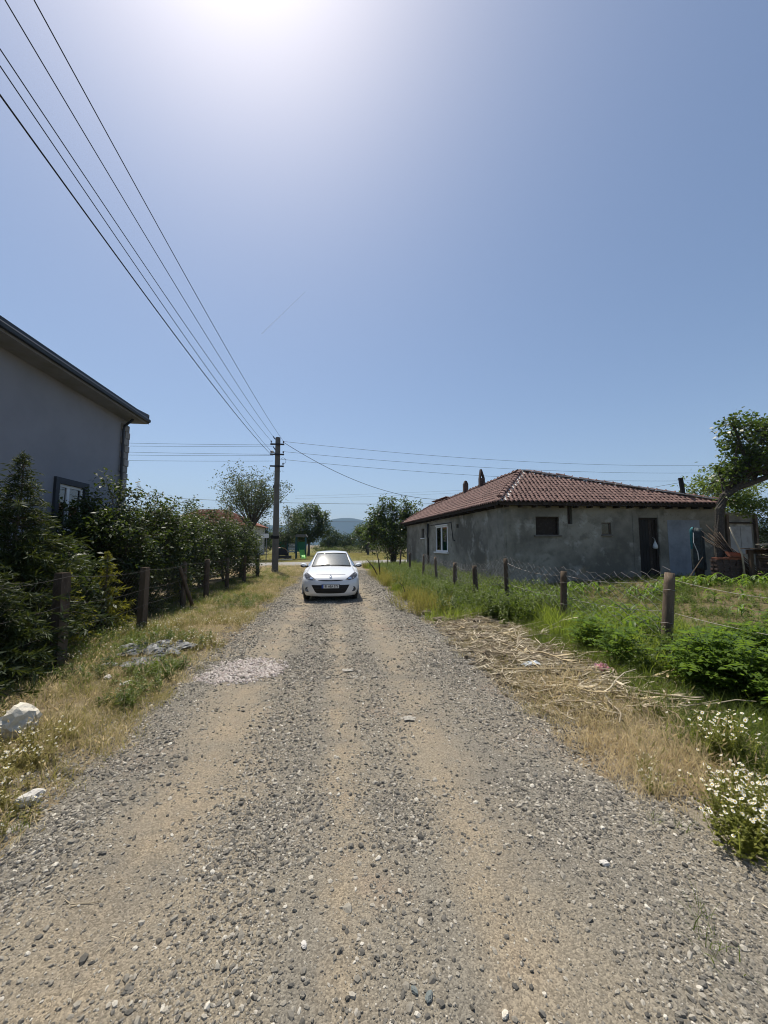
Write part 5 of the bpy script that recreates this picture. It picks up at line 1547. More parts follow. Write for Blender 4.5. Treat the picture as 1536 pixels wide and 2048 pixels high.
laurel((-5.35, 8.0), 1.75, .9, 412, 'low dark laurel between the tall cypress and the window of the grey house')
laurel((-5.30, 9.95), 3.25, 1.1, 413, 'tallest dark laurel shrub, reaching past the corner of the grey house', 340)
laurel((-5.25, 11.4), 3.15, 1.25, 414, 'broad laurel shrub just beyond the tallest one', 330)
laurel((-5.25, 13.6), 3.25, 1.3, 415, 'laurel shrub behind the leaning fence brace', 300)
laurel((-5.15, 15.9), 3.3, 1.35, 416, 'laurel shrub fourth from the house corner towards the utility pole', 300)
laurel((-5.0, 18.4), 3.35, 1.35, 417, 'laurel shrub in front of the red roofed far house', 280)
laurel((-4.95, 21.0), 3.0, 1.2, 418, 'last laurel shrub of the hedge, next to the utility pole', 240)
laurel((-6.4, 12.6), 2.6, 1.4, 441, 'added second row laurel behind the broad laurel, shading the yard ground', 220)  # added second row, fills gaps and shades the ground behind the hedge
laurel((-6.7, 20.0), 2.8, 1.5, 442, 'added second row laurel near the far hedge end, shading the ground', 220)  # also added to keep the yard behind in shade
laurel((-7.6, 23.0), 2.9, 1.6, 443, 'added laurel standing back left of the pole, shading the ground', 220)  # last of the shrubs added for their shade
laurel((-6.6, 16.8), 3.4, 1.5, 419, 'laurel shrub in the second row behind the fence', 240)
CG2 = 'cypress shrubs behind the left fence'
conifer('cypress_shrub', 'tall feathery dark cypress in front of the grey house wall', (-4.80, 6.45), 3.2, 1.2, 640, 'cypress', 431, CG2, L=.17)
conifer('cypress_shrub', 'dark cypress filling the lower left corner of the hedge', (-4.62, 4.9), 2.0, 1.05, 420, 'cypress', 432, CG2, L=.16)
conifer('cypress_shrub', 'low dark cypress pushing through the fence at the lower left', (-4.28, 5.25), 1.75, 1.0, 420, 'cypress', 438, CG2, L=.15)
conifer('cypress_shrub', 'dark cypress leaning over the nearest left fence wires', (-4.2, 4.1), 1.75, .95, 380, 'cypress', 439, CG2, L=.15)
conifer('cypress_shrub', 'dark cypress outside the left frame edge', (-4.65, 3.0), 1.7, .95, 260, 'cypress', 436, CG2, L=.16)
conifer('golden_cypress', 'small golden cypress behind the nearest square fence post', (-4.42, 7.05), 1.35, .42, 170, 'goldcypress', 433, CG2, L=.12)
conifer('golden_cypress', 'golden tipped cypress beside the second square fence post', (-4.55, 8.35), 1.6, .55, 210, 'goldcypress', 434, CG2, L=.13)
conifer('cypress_shrub', 'olive green cypress behind the fence, before the broad laurel', (-4.65, 9.9), 2.3, .65, 260, 'cypress', 435, CG2, L=.15)
conifer('golden_cypress', 'low golden cypress by the leaning brace', (-4.6, 12.2), 1.1, .42, 120, 'goldcypress', 437, CG2, L=.12)

# tree behind the pole with a fan of bare limbs
def fan_tree():
    rs = np.random.RandomState(51)
    bx, by = -9.9, 44.0; bz = 0
    t = thing('ash_tree', 'airy tree with a fan of bare limbs and thin leaves behind the pole', 'tree', (bx, by, bz))
    mb = MB(); C = []
    fork = Vector((bx + .5, by, 3.3))
    mb.tube([(bx, by, -.2), (bx + .2, by, 1.6), fork], [.28, .22, .18], 8)
    for k in range(46):
        a = k * 2.4 + rs.normal(0, .2); th = .80 * math.sqrt((k + .5) / 46) * rs.uniform(.85, 1.1); L = rs.uniform(.78, 1.06) * (7.0 - 2.3 * th)
        d = Vector((math.sin(th) * math.cos(a), math.sin(th) * math.sin(a), math.cos(th)))
        e = fork + d * L
        m = fork + d * L * .5 - Vector((d.x, d.y, 0)) * .55 + up * .2
        ps = [fork * (1 - q) ** 2 + m * 2 * q * (1 - q) + e * q * q for q in (0, .25, .5, .75, 1)]
        mb.tube(ps, [.075, .055, .042, .03, .014], 4)
        for q in (2, 3, 3, 4):
            for j in range(3 if q > 2 else 1):
                e2 = ps[q] + Vector(rs.normal(0, .45, 3)) + d * .25
                mb.tube([ps[q], e2], [.014, .007], 3, cap=False); C.append(e2)
        if rs.rand() < .4: C.append(ps[2] + Vector(rs.normal(0, .3, 3)))
    mb.build('trunk', MT['greytrunk'], t, clean=False)
    V, F = leaf_cloud(rs, np.array([tuple(c) for c in C]), 15, (.26, .26, .26), .26, .3, .2, .42)
    link('crown', np_mesh('crown', V - np.array([bx, by, bz]), F, MT['feather']), t)
fan_tree()
tree('round_tree', 'dense round dark tree behind the playground', 'tree', (-4.2, 60), [(0, 0, 5.0, 3.0, 2.8, 2.6), (-1.2, 0, 6.0, 1.5, 1.5, 1.5), (1.4, 0, 5.8, 1.5, 1.5, 1.6), (.2, 0, 7.2, 1.3, 1.3, 1.1), (-2.2, 0, 4.0, 1.2, 1.2, 1.2), (2.4, 0, 3.9, 1.1, 1.1, 1.3), (0, 0, 3.2, 2.2, 2, 1)],
     2.3, .22, 330, 34, (.28, .28, .25), .30, 'broad', 61, 12)
tree('young_tree', 'slender loose leaved young tree just right of the pole', 'tree', (-6.0, 47), [(0, 0, 3.6, 1.3, 1.2, 2.0), (.5, 0, 5.6, .7, .7, .9), (1.2, 0, 4.4, .6, .6, .8), (-.6, 0, 2.2, 1.3, 1.0, 1.0)], 1.4, .08, 110, 24, (.24, .24, .24), .22, 'feather', 62, 9)
tree('orchard_tree', 'single trunked tree standing in the far field right of the car', 'tree', (5.3, 66), [(0, 0, 3.8, 2.5, 2.2, 1.7), (1.2, 0, 4.8, 1.5, 1.4, 1.2), (-1.5, 0, 3.2, 1.4, 1.2, 1.1), (2.2, 0, 3.4, 1.3, 1.2, 1.2)], 2.0, .2, 210, 32, (.26, .26, .24), .30, 'broad', 63, 10)
tree('fig_tree', 'tall bushy fig tree with upright shoots at the far end of the old house', 'tree', (5.0, 34.2), [(0, 0, 2.6, 2.3, 1.6, 2.2), (-1.5, 0, 4.1, .8, .8, 1.1), (-.9, 0, 5.3, .45, .5, .9), (0, 0, 5.1, .5, .5, 1.0), (1.3, 0, 5.3, .45, .5, .7), (1.7, -.2, 4.4, 1.0, .8, .9), (2.2, 0, 5.8, .22, .25, .5), (-2.0, 0, 2.7, .8, .8, .9), (.6, 0, 3.9, 1.2, 1, 1.0)],
     .8, .12, 360, 26, (.20, .20, .19), .24, 'fig', 64, 20, stems=4, shell=.3)
# crooked tree at the right edge, in front of the old house
def crooked():
    rs = np.random.RandomState(71); bx, by = 14.75, 13.35; bz = float(gh(bx, by))
    t = thing('crooked_tree', 'old crooked tree whose mossy trunk bends right over the shed roof', 'tree', (bx, by, bz))
    P = [Vector((bx - .05, by, bz - .1)), Vector((bx + .02, by, bz + .9)), Vector((bx + .12, by, 2.2)), Vector((bx + .20, by, 3.1)), Vector((bx + .42, by - .02, 3.62)), Vector((bx + .95, by - .05, 3.95)), Vector((bx + 1.7, by - .1, 4.2)), Vector((bx + 2.6, by - .1, 4.5)), Vector((bx + 3.6, by - .1, 4.7))]
    mb = MB(); mb.tube(P, [.21, .165, .15, .16, .155, .125, .12, .11, .09], 10)
    blobs = [(bx + 1.6, by, 5.0, 1.1, 1.0, .7), (bx + 2.6, by, 5.6, 1.2, 1.1, .9), (bx + 1.25, by, 5.9, .65, .6, .5), (bx + 1.0, by - .2, 6.35, .35, .35, .22), (bx + .35, by - .2, 6.15, .22, .22, .16), (bx + .85, by, 6.75, .42, .4, .28), (bx + 2.0, by, 6.6, .8, .8, .45), (bx + 3.4, by, 6.3, 1.2, 1, .8),
             (bx + .75, by, 4.5, .45, .5, .35), (bx + .15, by - .2, 4.35, .3, .3, .2), (bx - .2, by - .2, 4.1, .16, .16, .1), (bx + 1.4, by, 4.75, .9, .8, .4)]
    C = crown_points(rs, blobs, 230, .3)
    for e in C[::3]:
        st = P[rs.randint(4, 9)]; e = Vector(e); m = st.lerp(e, .5) + Vector(rs.normal(0, .12, 3)) + up * .15
        mb.tube([st, m, e], [.038, .022, .008], 4, cap=False)
    for pth in ([(1.5, 4.2), (1.4, 5.3), (.9, 6.2), (.4, 6.18)], [(1.4, 5.3), (1.1, 6.3), (.8, 6.75)], [(.6, 3.8), (.3, 4.3), (-.2, 4.1)]):
        mb.tube([(bx + a, by - .08, z) for a, z in pth], [.06, .045, .03, .015][:len(pth)], 5)
    mb.build('trunk', MT['greytrunk'], t, clean=False)
    V, F = leaf_cloud(rs, C, 24, (.13, .13, .11), .165, .5, .3, .62)
    link('crown', np_mesh('crown', V - np.array([bx, by, bz]), F, MT['fig']), t)
    # low shoots in a lighter green below the bend
    C2 = crown_points(rs, [(bx + 1.25, by - .1, 3.15, .75, .5, .28), (bx + .75, by - .1, 3.45, .4, .35, .2), (bx + 1.9, by - .1, 3.3, .5, .4, .25)], 70, .2)
    V, F = leaf_cloud(rs, C2, 20, (.12, .12, .10), .12, .5, .3, .6)
    link('low_shoots', np_mesh('low_shoots', V - np.array([bx, by, bz]), F, MT['brightgreen']), t)
crooked()
tree('walnut_tree', 'bright green tree rising behind the lean-to shed', 'tree', (24.5, 22), [(0, 0, 4.2, 2.4, 2, 1.6), (-2.0, 0, 4.0, 1.2, 1.2, .9), (1.5, 0, 5.3, 1.8, 1.6, 1.2), (-.5, 0, 5.4, 1.3, 1.3, .9), (0, 0, 2.4, 2.5, 2, 1.2)], 1.8, .16, 240, 32, (.24, .24, .22), .21, 'brightgreen', 72, 10)
tree('dark_shrub', 'dark shrub standing in the shade right of the shed', 'shrub', (20.6, 15.9), [(0, 0, 1.3, 1.2, 1.0, 1.3), (.8, 0, 1.9, 1.0, .9, .9), (-.4, 0, 2.2, .6, .6, .6)], .5, .05, 150, 30, (.14, .14, .13), .11, 'broad', 73, 8, stems=3)

# trees and bushes along the far side of the field
FG = 'trees beyond the field'
FB = [((-33, 82), 6.5, 'far tree at the left end behind the red roofed house'), ((-22, 78), 7.5, 'far tree peeping over the laurel hedge beside the red roof'), ((-13.5, 72), 5.8, 'far tree low behind the fan shaped tree'),
      ((-8.2, 78), 5.0, 'far tree filling the gap right of the pole'), ((-1.6, 84), 5.6, 'far tree whose dark crown touches the round tree on its right'), ((2.2, 92), 4.6, 'small far tree in the gap below the mountain'), ((6.5, 84), 6.2, 'far tree behind the orchard tree'),
      ((10.0, 78), 7.0, 'far tree left of the fig tree crown'), ((14.5, 88), 7.2, 'far tree behind the fig tree'), ((21, 92), 6.5, 'far tree hidden partly by the old house roof'), ((45, 62), 6.5, 'far tree right of the shed, low above its roof'), ((38, 46), 5.2, 'tree behind the shed at the right frame edge')]
for k, ((x, y), h, lab) in enumerate(FB):
    r = h * .42
    tree('field_tree', lab, 'tree', (x, y), [(0, 0, h * .55, r, r * .9, h * .33), (-r * .5, 0, h * .72, r * .5, r * .5, h * .2), (r * .5, 0, h * .66, r * .55, r * .5, h * .2), (0, 0, h * .86, r * .4, r * .4, h * .13), (0, 0, h * .28, r * .9, r * .8, h * .2)],
         h * .3, h * .03, 120, 26, (h * .055,) * 3, h * .062, 'farleaf' if k % 3 else 'broad', 500 + k, 6, group=FG)
for k, ((x, y), h, lab) in enumerate((((-1.2, 74), 1.5, 'pale green bush low in the field under the round tree'), ((2.0, 80), 1.7, 'pale green bush in the field behind the car roof'), ((5.8, 88), 1.9, 'pale green bush beside the orchard tree trunk'), ((9.6, 70), 2.3, 'bright round bush in the field by the fig tree'), ((-3, 88), 2.0, 'hazy bush between the round tree and the gap'))):
    tree('field_bush', lab, 'bush', (x, y), [(0, 0, h * .45, h * 1.15, h * .8, h * .45), (h * .7, 0, h * .4, h * .7, h * .6, h * .4), (-h * .8, 0, h * .35, h * .6, h * .6, h * .35)], h * .3, .05, 80, 24, (.24, .24, .18), .2, 'farbush', 540 + k, 5, group='bushes in the field', stems=2)
# distant wood that reads as one mass
rs = np.random.RandomState(88); C = []
for k in range(150):
    a = R(rs.uniform(-55, 62)); d = rs.uniform(150, 260); h = rs.uniform(5.0, 9.0) * (1.0 if abs(a - R(.2)) > R(4.5) else .62)
    C.append(crown_points(rs, [(math.sin(a) * d, math.cos(a) * d, h * .5, h * .55, h * .5, h * .5)], 60, .5))
C = np.concatenate(C); C[:, 2] = np.maximum(C[:, 2], .3)
V, F = leaf_cloud(rs, C, 9, (.5, .5, .45), .9, .5, .1, .6)
tag(link('woods', np_mesh('woods', V, F, MT['farleaf'])), 'continuous strip of distant woodland along the horizon', 'woodland', None, 'stuff')

# ------------------------------------------------------------------ house far behind the hedge
def far_house():
    x, y = -20.0, 62.0
    t = thing('red_roofed_house', 'white house with red tiled hip roof showing behind the hedge', 'house', (x, y, 0))
    w, d, h = 14.5, 9, 4.7
    mb = MB(); mb.box((x, y + d / 2, h / 2), (w, d, h)); mb.build('wall', MT['farwall'], t)
    e = .7; a, b, c, f = Vector((x - w / 2 - e, y - e, h)), Vector((x + w / 2 + e, y - e, h)), Vector((x + w / 2 + e, y + d + e, h)), Vector((x - w / 2 - e, y + d + e, h))
    r0, r1 = Vector((x - 2.4, y + d / 2, h + 2.9)), Vector((x + 1.8, y + d / 2, h + 2.9))
    mb = MB()
    for poly in ((a, b, r1, r0), (b, c, r1), (c, f, r0, r1), (f, a, r0), (a, f, c, b)): mb.add(poly, [tuple(range(len(poly)))])
    ro = mb.build('roof', MT['farroof'], t)
    mb = MB()
    for j in range(16):                                # tile courses stand proud of the roof
        q = (j + .5) / 16; p0, p1 = a.lerp(r0, q), b.lerp(r1, q); mb.beam(p0 + up * .03, p1 + up * .03, .06, .05)
    mb.build('tile_course', MT['farroof'], ro)
    for s in (-4.5, -1.0, 3.2, 5.6):
        wo = MB().box((x + s, y - .02, 2.5), (1.1, .12, 1.4)).build('window', MT['upvc'], t); MB().box((x + s, y - .09, 2.5), (.9, .03, 1.2)).build('pane', MT['dark_surround'], wo)
    MB().box((x + 2.4, y + d / 2, h + 2.7), (.6, .6, 1.4)).build('chimney', MT['farwall'], t)
MT['farroof'] = M('far_red_roof', (.25, .10, .065), .9, [(1.5, (.18, .08, .06), .4, .7, 5)], [(6, .5, .05, 'wave')])
far_house()

# ------------------------------------------------------------------ playground across the road
def play():
    bx, by = -7.3, 47.0
    t = thing('playground_tower', 'green roofed playground tower with a lime slide across the road', 'play equipment', (bx, by, 0))
    at_ = lambda u, v, y=by: at(u, v, y)
    for u0, u1, nm in ((592, 611, 'a'), (556, 575, 'b')):
        x0, x1 = at_(u0, 1080).x, at_(u1, 1080).x
        for xx in (x0, x1):
            for dy in (0, 1.1): MB().box((xx, by + dy, 1.35), (.11, .11, 2.7)).build('post', MT['playblue'], t)
        m_ = MB(); m_.prism([(x0 - .18, by - .2, 2.66), (x1 + .22, by - .2, 2.66), (x1 + .02, by - .2, 2.98), (x0 + .02, by - .2, 2.98)], (0, 1.5, 0)); m_.build('roof', MT['playroof'], t)
        MB().box(((x0 + x1) / 2, by + .55, .95), (x1 - x0, 1.1, .08)).build('platform', MT['playblue'], t)
        MB().box(((x0 + x1) / 2, by + 1.12, 1.55), (x1 - x0 - .12, .05, 1.1)).build('panel', MT['playgreen'], t)
    x0, x1 = at_(575, 1080).x, at_(590, 1080).x
    for k in range(6): MB().box(((x0 + x1) / 2, by + .1, .95 + k * .17), (x1 - x0, .04, .11)).build('slat', MT['playwhite'], t)
    MB().box(((x0 + x1) / 2, by + .55, .86), (x1 - x0, 1.0, .08)).build('bridge', MT['playblue'], t)
    # slide
    sx = at_(604, 1100).x; m_ = MB(); P = []
    for q in np.linspace(0, 1, 10):
        yy = by - .1 - 2.2 * q; z = .98 * (1 - q) ** 1.35 + .16; xx = sx + .15 * q + .25 * q * q
        P.append([(xx - .30, yy, z + .22), (xx - .27, yy, z), (xx + .27, yy, z), (xx + .30, yy, z + .22)])
    m_.grid(P); m_.grid([[(a[0], a[1], a[2] - .03) for a in r] for r in P], 0, True); m_.build('slide', MT['lime'], t)
    # tunnel: red and white half barrel on a dark base
    t2 = thing('play_tunnel', 'red and white play tunnel with a dark mouth beside the pole', 'play equipment', (at(566, 1110, 44).x, 44, 0))
    cx = at(566, 1110, 44).x
    for k in range(5):
        m_ = MB(); P = []
        for q in (k / 5, (k + 1) / 5 - .01):
            P.append([(cx - .15 + .78 * math.cos(a) - .5 * q, 44 + 1.6 * q, .55 + .78 * math.sin(a) * 1.15) for a in np.linspace(0, math.pi, 14)])
        m_.grid(P); m_.build('tunnel_ring', MT['playred' if k % 2 else 'playwhite'] if k else MT['playwhite'], t2, clean=False)
    m_ = MB(); m_.prism([(cx - .15 + .70 * math.cos(a), 44.1, .55 + .70 * math.sin(a) * 1.1) for a in np.linspace(0, math.pi, 12)], (0, .05, 0)); m_.build('tunnel_mouth', MT['black'], t2)
    MB().box((cx - .1, 44.2, .36), (1.9, .9, .30)).build('base', MT['darksteel'], t2)
    MB().box((cx - .05, 43.7, .10), (2.2, .3, .12)).build('kerb', MT['playwhite'], t2)
    for dx in (-.5, .5): MB().box((cx + dx, 44.3, .1), (.1, .1, .3)).build('foot', MT['darksteel'], t2)
    t3 = thing('street_sign', 'small pale information board on a post left of the pole', 'sign', (at(531, 1080, 40).x, 40, 0)); sx = at(531, 1080, 40).x
    m_ = MB(); m_.box((sx + .1, 40, 1.3), (.08, .08, 2.6)); m_.build('post', MT['steel'], t3); MB().box((sx - .05, 39.94, 2.62), (.75, .04, .42)).build('board', MT['playwhite'], t3)
play()

# ------------------------------------------------------------------ yard clutter in front of the old house
def on_ground(x, y): return float(gh(x, y))
# stump post draped with a dark tarp and turquoise cloth
tx, ty = 14.55, 14.0; tz = on_ground(tx, ty)
t = thing('draped_post', 'thick dark post draped with old tarp and a turquoise rag beside the crooked tree', 'post', (tx, ty, tz))
m_ = MB(); m_.lathe((tx, ty, 0), [(.17, tz - .2), (.16, tz + 1.0), (.15, tz + 1.95), (.001, tz + 2.0)], 9); m_.build('stake', MT['darkwood'], t)
def drape(x, y, z0, z1, r, a0, a1, seed, flare=.15):
    rs = np.random.RandomState(seed); P = []
    for q in np.linspace(0, 1, 9):
        z = z1 - (z1 - z0) * max(0, q - .18) / .82 if q > .18 else z1 + .05 * math.sin(q / .18 * 3.14)
        rr = r * (min(1, q / .18) * .9 + .1) * (1 + flare * q)
        P.append([(x + math.cos(a) * rr * (1 + .12 * math.sin(a * 5 + seed + 2 * q)), y + math.sin(a) * rr * (1 + .12 * math.sin(a * 7 + seed)), z + .05 * math.sin(a * 3 + seed) * q) for a in np.linspace(a0, a1, 26)])
    return MB().grid(P)
drape(tx, ty, tz + .45, tz + 2.06, .22, 0, 2 * math.pi, 3, .08).build('tarp', MT['tarp'], t, smoothed=True, clean=False)
drape(tx, ty, tz + 1.2, tz + 2.09, .25, math.pi * .95, math.pi * 1.06, 5, .1).build('turquoise_rag', MT['turquoise'], t, smoothed=True, clean=False)
m_ = MB(); m_.tube([(tx - .28, ty - .12, tz + 1.9), (tx - .33, ty - .15, tz + 1.5), (tx - .22, ty - .2, tz + 1.1), (tx - .20, ty - .2, tz + .8)], .014, 5); m_.build('cord', MT['playwhite'], t)
# bundle of sticks leaning on the tree
t = thing('stick_bundle', 'bundle of long bare sticks leaning against the crooked tree', 'sticks', (15.2, 12.9, on_ground(15.2, 12.9)))
rs = np.random.RandomState(91)
for k in range(26):
    a = Vector((14.62 + rs.normal(0, .12), 13.35 + rs.normal(0, .12), on_ground(14.6, 13.3) + 1.75 + rs.normal(0, .14)))
    b = Vector((15.75 + rs.normal(0, .25), 12.55 + rs.normal(0, .2), on_ground(15.7, 12.6) + .02))
    m = a.lerp(b, .5) + Vector((rs.normal(0, .03), rs.normal(0, .03), rs.normal(0, .04)))
    r = rs.uniform(.010, .022); m_ = MB(); m_.tube([a + (a - b) * rs.uniform(0, .15), m, b], [r * .6, r, r * 1.1], 5); m_.build('stick', MT['wood' if k % 3 else 'darkwood'], t, smoothed=True)
t = thing('leaning_branch', 'single pale crooked branch leaning beside the stick bundle', 'branch', (15.8, 12.6, on_ground(15.8, 12.6)))
m_ = MB(); m_.tube([at(1489, 1150, 12.45), at(1484, 1108, 12.5), at(1472, 1084, 12.55), at(1459, 1054, 12.6)], [.035, .032, .028, .02], 6); m_.build('branch', MT['straw_wood'] if 'straw_wood' in MT else MT['wood'], t, smoothed=True)
t = thing('leaning_pole', 'thin dark pole propped against the brick stack', 'pole', (13.9, 13.3, on_ground(13.9, 13.3)))
m_ = MB(); m_.tube([at(1378, 1156, 12.9), at(1406, 1114, 13.1)], [.02, .016], 5); m_.build('stick', MT['wood'], t)
# bricks
bx, by = 14.35, 12.75; bz = on_ground(bx, by)
t = thing('brick_stack', 'stack of dark bricks topped with orange roof bricks under the crooked tree', 'bricks', (bx, by, bz))
meb = None; rs = np.random.RandomState(92)
def brick(p, rz, mat, tilt=0.0):
    global meb
    key = 'brick' if mat == 'brick' else 'darkbrick'
    if meb is None: meb = {}
    if key not in meb:
        o = MB().box((0, 0, 0), (.24, .115, .075)).build('brick', MT[mat], t, local=True); meb[key] = o.data
    else: o = link('brick', meb[key], t)
    o.location = Vector(p) - Vector((bx, by, bz)); o.rotation_euler = (tilt, tilt * .6, rz)
for c in range(11):
    for i in range(4):
        for j in range(2):
            brick((bx - .42 + i * .27 + rs.normal(0, .008) + (.04 if c % 2 else 0), by - .1 + j * .14 + rs.normal(0, .008), bz + .04 + c * .079), rs.normal(0, .05), 'darkbrick')
for k in range(7):
    i, j = k % 5, k // 5
    brick((bx - .40 + i * .20 + rs.normal(0, .02), by - .12 + (j % 2) * .13, bz + .04 + 11 * .079 + (j // 2) * .08), rs.uniform(-.5, .5), 'brick', rs.normal(0, .10))
for k in range(5):
    m_ = MB(); x = bx + .02 + k * .0; z = bz + 1.0 + k * .035
    m_.beam((bx - .05 + k * .03, by - .2 + k * .05, z - .0), (bx + .62 + k * .03, by - .14 + k * .05, z - .05), .10, .028); m_.build('plank', MT['brick'], t)
# plank table with firewood
wx, wy = 15.9, 12.0; wz = on_ground(wx, wy)
t = thing('plank_table', 'rough table of weathered planks stacked over firewood at the right edge', 'table', (wx, wy, wz))
for sx, sy in ((-.75, -.45), (-.15, -.5), (.5, -.5), (1.2, -.5), (-.75, .5), (1.2, .5)):
    m_ = MB(); m_.box((wx + sx, wy + sy, wz + .55), (.13, .11, 1.3)); m_.build('post', MT['wood'], t, bevel=.01)
for k in range(2):
    MB().box((wx + .25, wy - .57 + k * 1.14, wz + 1.14), (2.2, .04, .16)).build('rail', MT['wood'], t)
for k in range(6):
    MB().box((wx + .2 + rs.normal(0, .12), wy - .5 + k * .2, wz + 1.245 + .002 * k), (2.5, .15, .032)).build('plank', MT['wood'], t)
for k, (a, b, zz_) in enumerate((((-.75, -.35), (.9, -.1), .06), ((-.2, -.45), (1.5, .3), .10), ((-.95, .1), (1.2, .35), .14), ((.3, -.5), (1.5, -.3), .06))):
    m_ = MB(); m_.beam((wx + a[0], wy + a[1], wz + 1.262 + zz_), (wx + b[0], wy + b[1], wz + 1.262 + zz_ + .06), .10, .035); m_.build('plank', MT['palewood'], t)
t2 = thing('firewood_pile', 'split firewood logs stacked under the plank table', 'firewood', (wx + .2, wy, wz))
melog = None
for c in range(9):
    for i in range(7):
        for y0 in (0,):
            if melog is None:
                m_ = MB(); m_.tube([(0, -.42, 0), (0, .42, 0)], [.062, .058], 6); o = m_.build('log', MT['wood'], t2, local=True); melog = o.data
            else: o = link('log', melog, t2)
            o.location = (-.62 + i * .135 + (.06 if c % 2 else 0) + rs.normal(0, .01), rs.normal(0, .05), .07 + c * .108); o.rotation_euler = (0, rs.uniform(0, 6), rs.normal(0, .04)); o.scale = (rs.uniform(.85, 1.12),) * 3
# plastic bag hanging in the doorway
a, z = fw(1307, 1090); p = A0 + FD * a + FN * .10
t = thing('plastic_bag', 'white carrier bag hanging in the dark doorway of the old house', 'bag', (p.x, p.y, z))
m_ = MB(); m_.lathe((p.x, p.y, z), [(.001, -.17), (.07, -.165), (.10, -.10), (.085, 0), (.05, .09), (.02, .16), (.008, .24)], 10); m_.build('bag_body', MT['litterwhite'], t, smoothed=True)
m_ = MB(); m_.tube([p + up * (z + .23), p + up * (z + .30) - FN * .05, p + up * (z + .33) - FN * .14], .006, 4); m_.build('handle', MT['litterwhite'], t)

# ------------------------------------------------------------------ rocks, litter, sheet
def rock(name, label, x, y, size, mat, seed, sink=.25, group=None, rz=0):
    me = stone_mesh(seed, 'rock', MT[mat], 3)
    # break the facets up a little
    rs = np.random.RandomState(seed); co = np.empty(len(me.vertices) * 3); me.vertices.foreach_get('co', co); co = co.reshape(-1, 3)
    co *= (1 + .05 * np.sin(co[:, [1, 2, 0]] * 7 + seed) + .02 * rs.normal(0, 1, (len(co), 1)))
    me.vertices.foreach_set('co', (co * np.array(size)).ravel()); me.update()
    o = link(name, me); o.location = (x, y, float(zz(x, y)) + size[2] * .68 * (1 - sink)); o.rotation_euler = (0, 0, rz)
    return tag(o, label, 'rock', group)
rock('rock', 'big angular cream white rock lying on the left verge', -2.83, 3.98, (.165, .15, .225), 'rock', 806, .22, rz=.9)
rock('rock', 'small white rock in dry grass near the lower left edge', -2.0, 2.97, (.075, .06, .075), 'palechip', 802, .3, rz=.6)
rock('rock', 'brown stone beside the yellow weeds at the right edge of the track', 2.22, 9.35, (.13, .11, .11), 'brownrock', 803)
rock('rock', 'dark clod of earth next to the brown stone on the right', 2.34, 8.55, (.17, .12, .09), 'brownrock', 804)
for k, (x, y, s, lab) in enumerate(((-2.35, 5.85, .06, 'pale stone in the grass just below the plastic sheet'), (-2.55, 5.25, .08, 'flat pale stone left of the daisies on the left verge'), (-2.9, 5.5, .065, 'pale stone half sunk near the fence on the left verge'), (-3.15, 6.0, .10, 'long whitish stone beside the square fence post'),
                                   (2.75, 7.6, .12, 'brown clod among the straw behind the white litter'), (2.6, 6.9, .09, 'small brown clod in the straw below the second fence post'), (2.2, 7.3, .07, 'small dark clod at the straw edge'), (3.0, 8.1, .13, 'brown clod at the back of the straw heap'))):
    rock('rock', lab, x, y, (s, s * .75, s * .6), 'palechip' if k < 4 else 'brownrock', 810 + k, .3, rz=k)
for k, (x, y, s, lab) in enumerate(((-.66, 1.50, .020, 'dark pebble at the lower edge left of the middle of the track'), (.36, 1.55, .019, 'blue grey pebble beside a flat grey one near the lower edge of the track'), (.31, 1.58, .016, 'flat grey pebble touching the blue grey one'), (1.42, 2.02, .024, 'pale flat stone in the loose gravel at the lower right'), (.62, 1.47, .016, 'cream pebble at the lower edge of the track'), (-.12, 1.80, .017, 'white pebble in the middle of the loose gravel'))):
    rock('pebble', lab, x, y, (s, s * .8, s * .75), ('brownrock', 'bluechip', 'bluechip', 'palechip', 'rock', 'palechip')[k], 830 + k, .3, rz=k)
def crumple(name, label, cat, x, y, w, d, h, mat, seed, n=14):
    rs = np.random.RandomState(seed); P = []
    for i in range(n):
        row = []
        for j in range(n):
            u, v = i / (n - 1) - .5, j / (n - 1) - .5
            k = 1 - .38 * math.sin(7 * u + seed) * math.sin(9 * v + 1) + .12 * math.sin(17 * v + 5 * u)
            xx, yy = x + u * w * k + rs.normal(0, w * .015), y + v * d * k + rs.normal(0, d * .015)
            zc = abs(math.sin(u * 9 + seed) * math.cos(v * 8 + u * 4 + seed)) * h * (1 - 1.2 * max(abs(u), abs(v))) + rs.uniform(0, h * .22)
            row.append((xx, yy, float(zz(xx, yy)) + .012 + max(0, zc)))
        P.append(row)
    o = MB().grid(P).build(name, MT[mat], None, clean=False)
    s = o.modifiers.new('thickness', 'SOLIDIFY'); s.thickness = .003
    return tag(o, label, cat)
crumple('plastic_sheet', 'dusty grey plastic sheet crumpled on the left verge by the fence', 'plastic sheet', -2.92, 6.75, 1.0, .7, .13, 'sheet', 1, 26)
crumple('plastic_scrap', 'torn grey end of plastic lying below the crumpled sheet', 'plastic sheet', -2.75, 6.1, .40, .45, .06, 'sheet', 6)
crumple('litter', 'bluish white scrap of litter lying on the straw heap', 'litter', 2.64, 5.12, .20, .13, .05, 'litterwhite', 2)
crumple('litter', 'pink and white wrapper on the straw near the leaning fence post', 'litter', 3.42, 4.72, .17, .15, .10, 'litterpink', 3)
crumple('litter', 'flattened grey scrap pressed into the middle of the track', 'litter', .16, 5.35, .13, .10, .012, 'dustlitter', 4, 8)
crumple('litter', 'flattened grey scrap on the right half of the track', 'litter', .72, 3.86, .11, .08, .010, 'dustlitter', 7, 8)
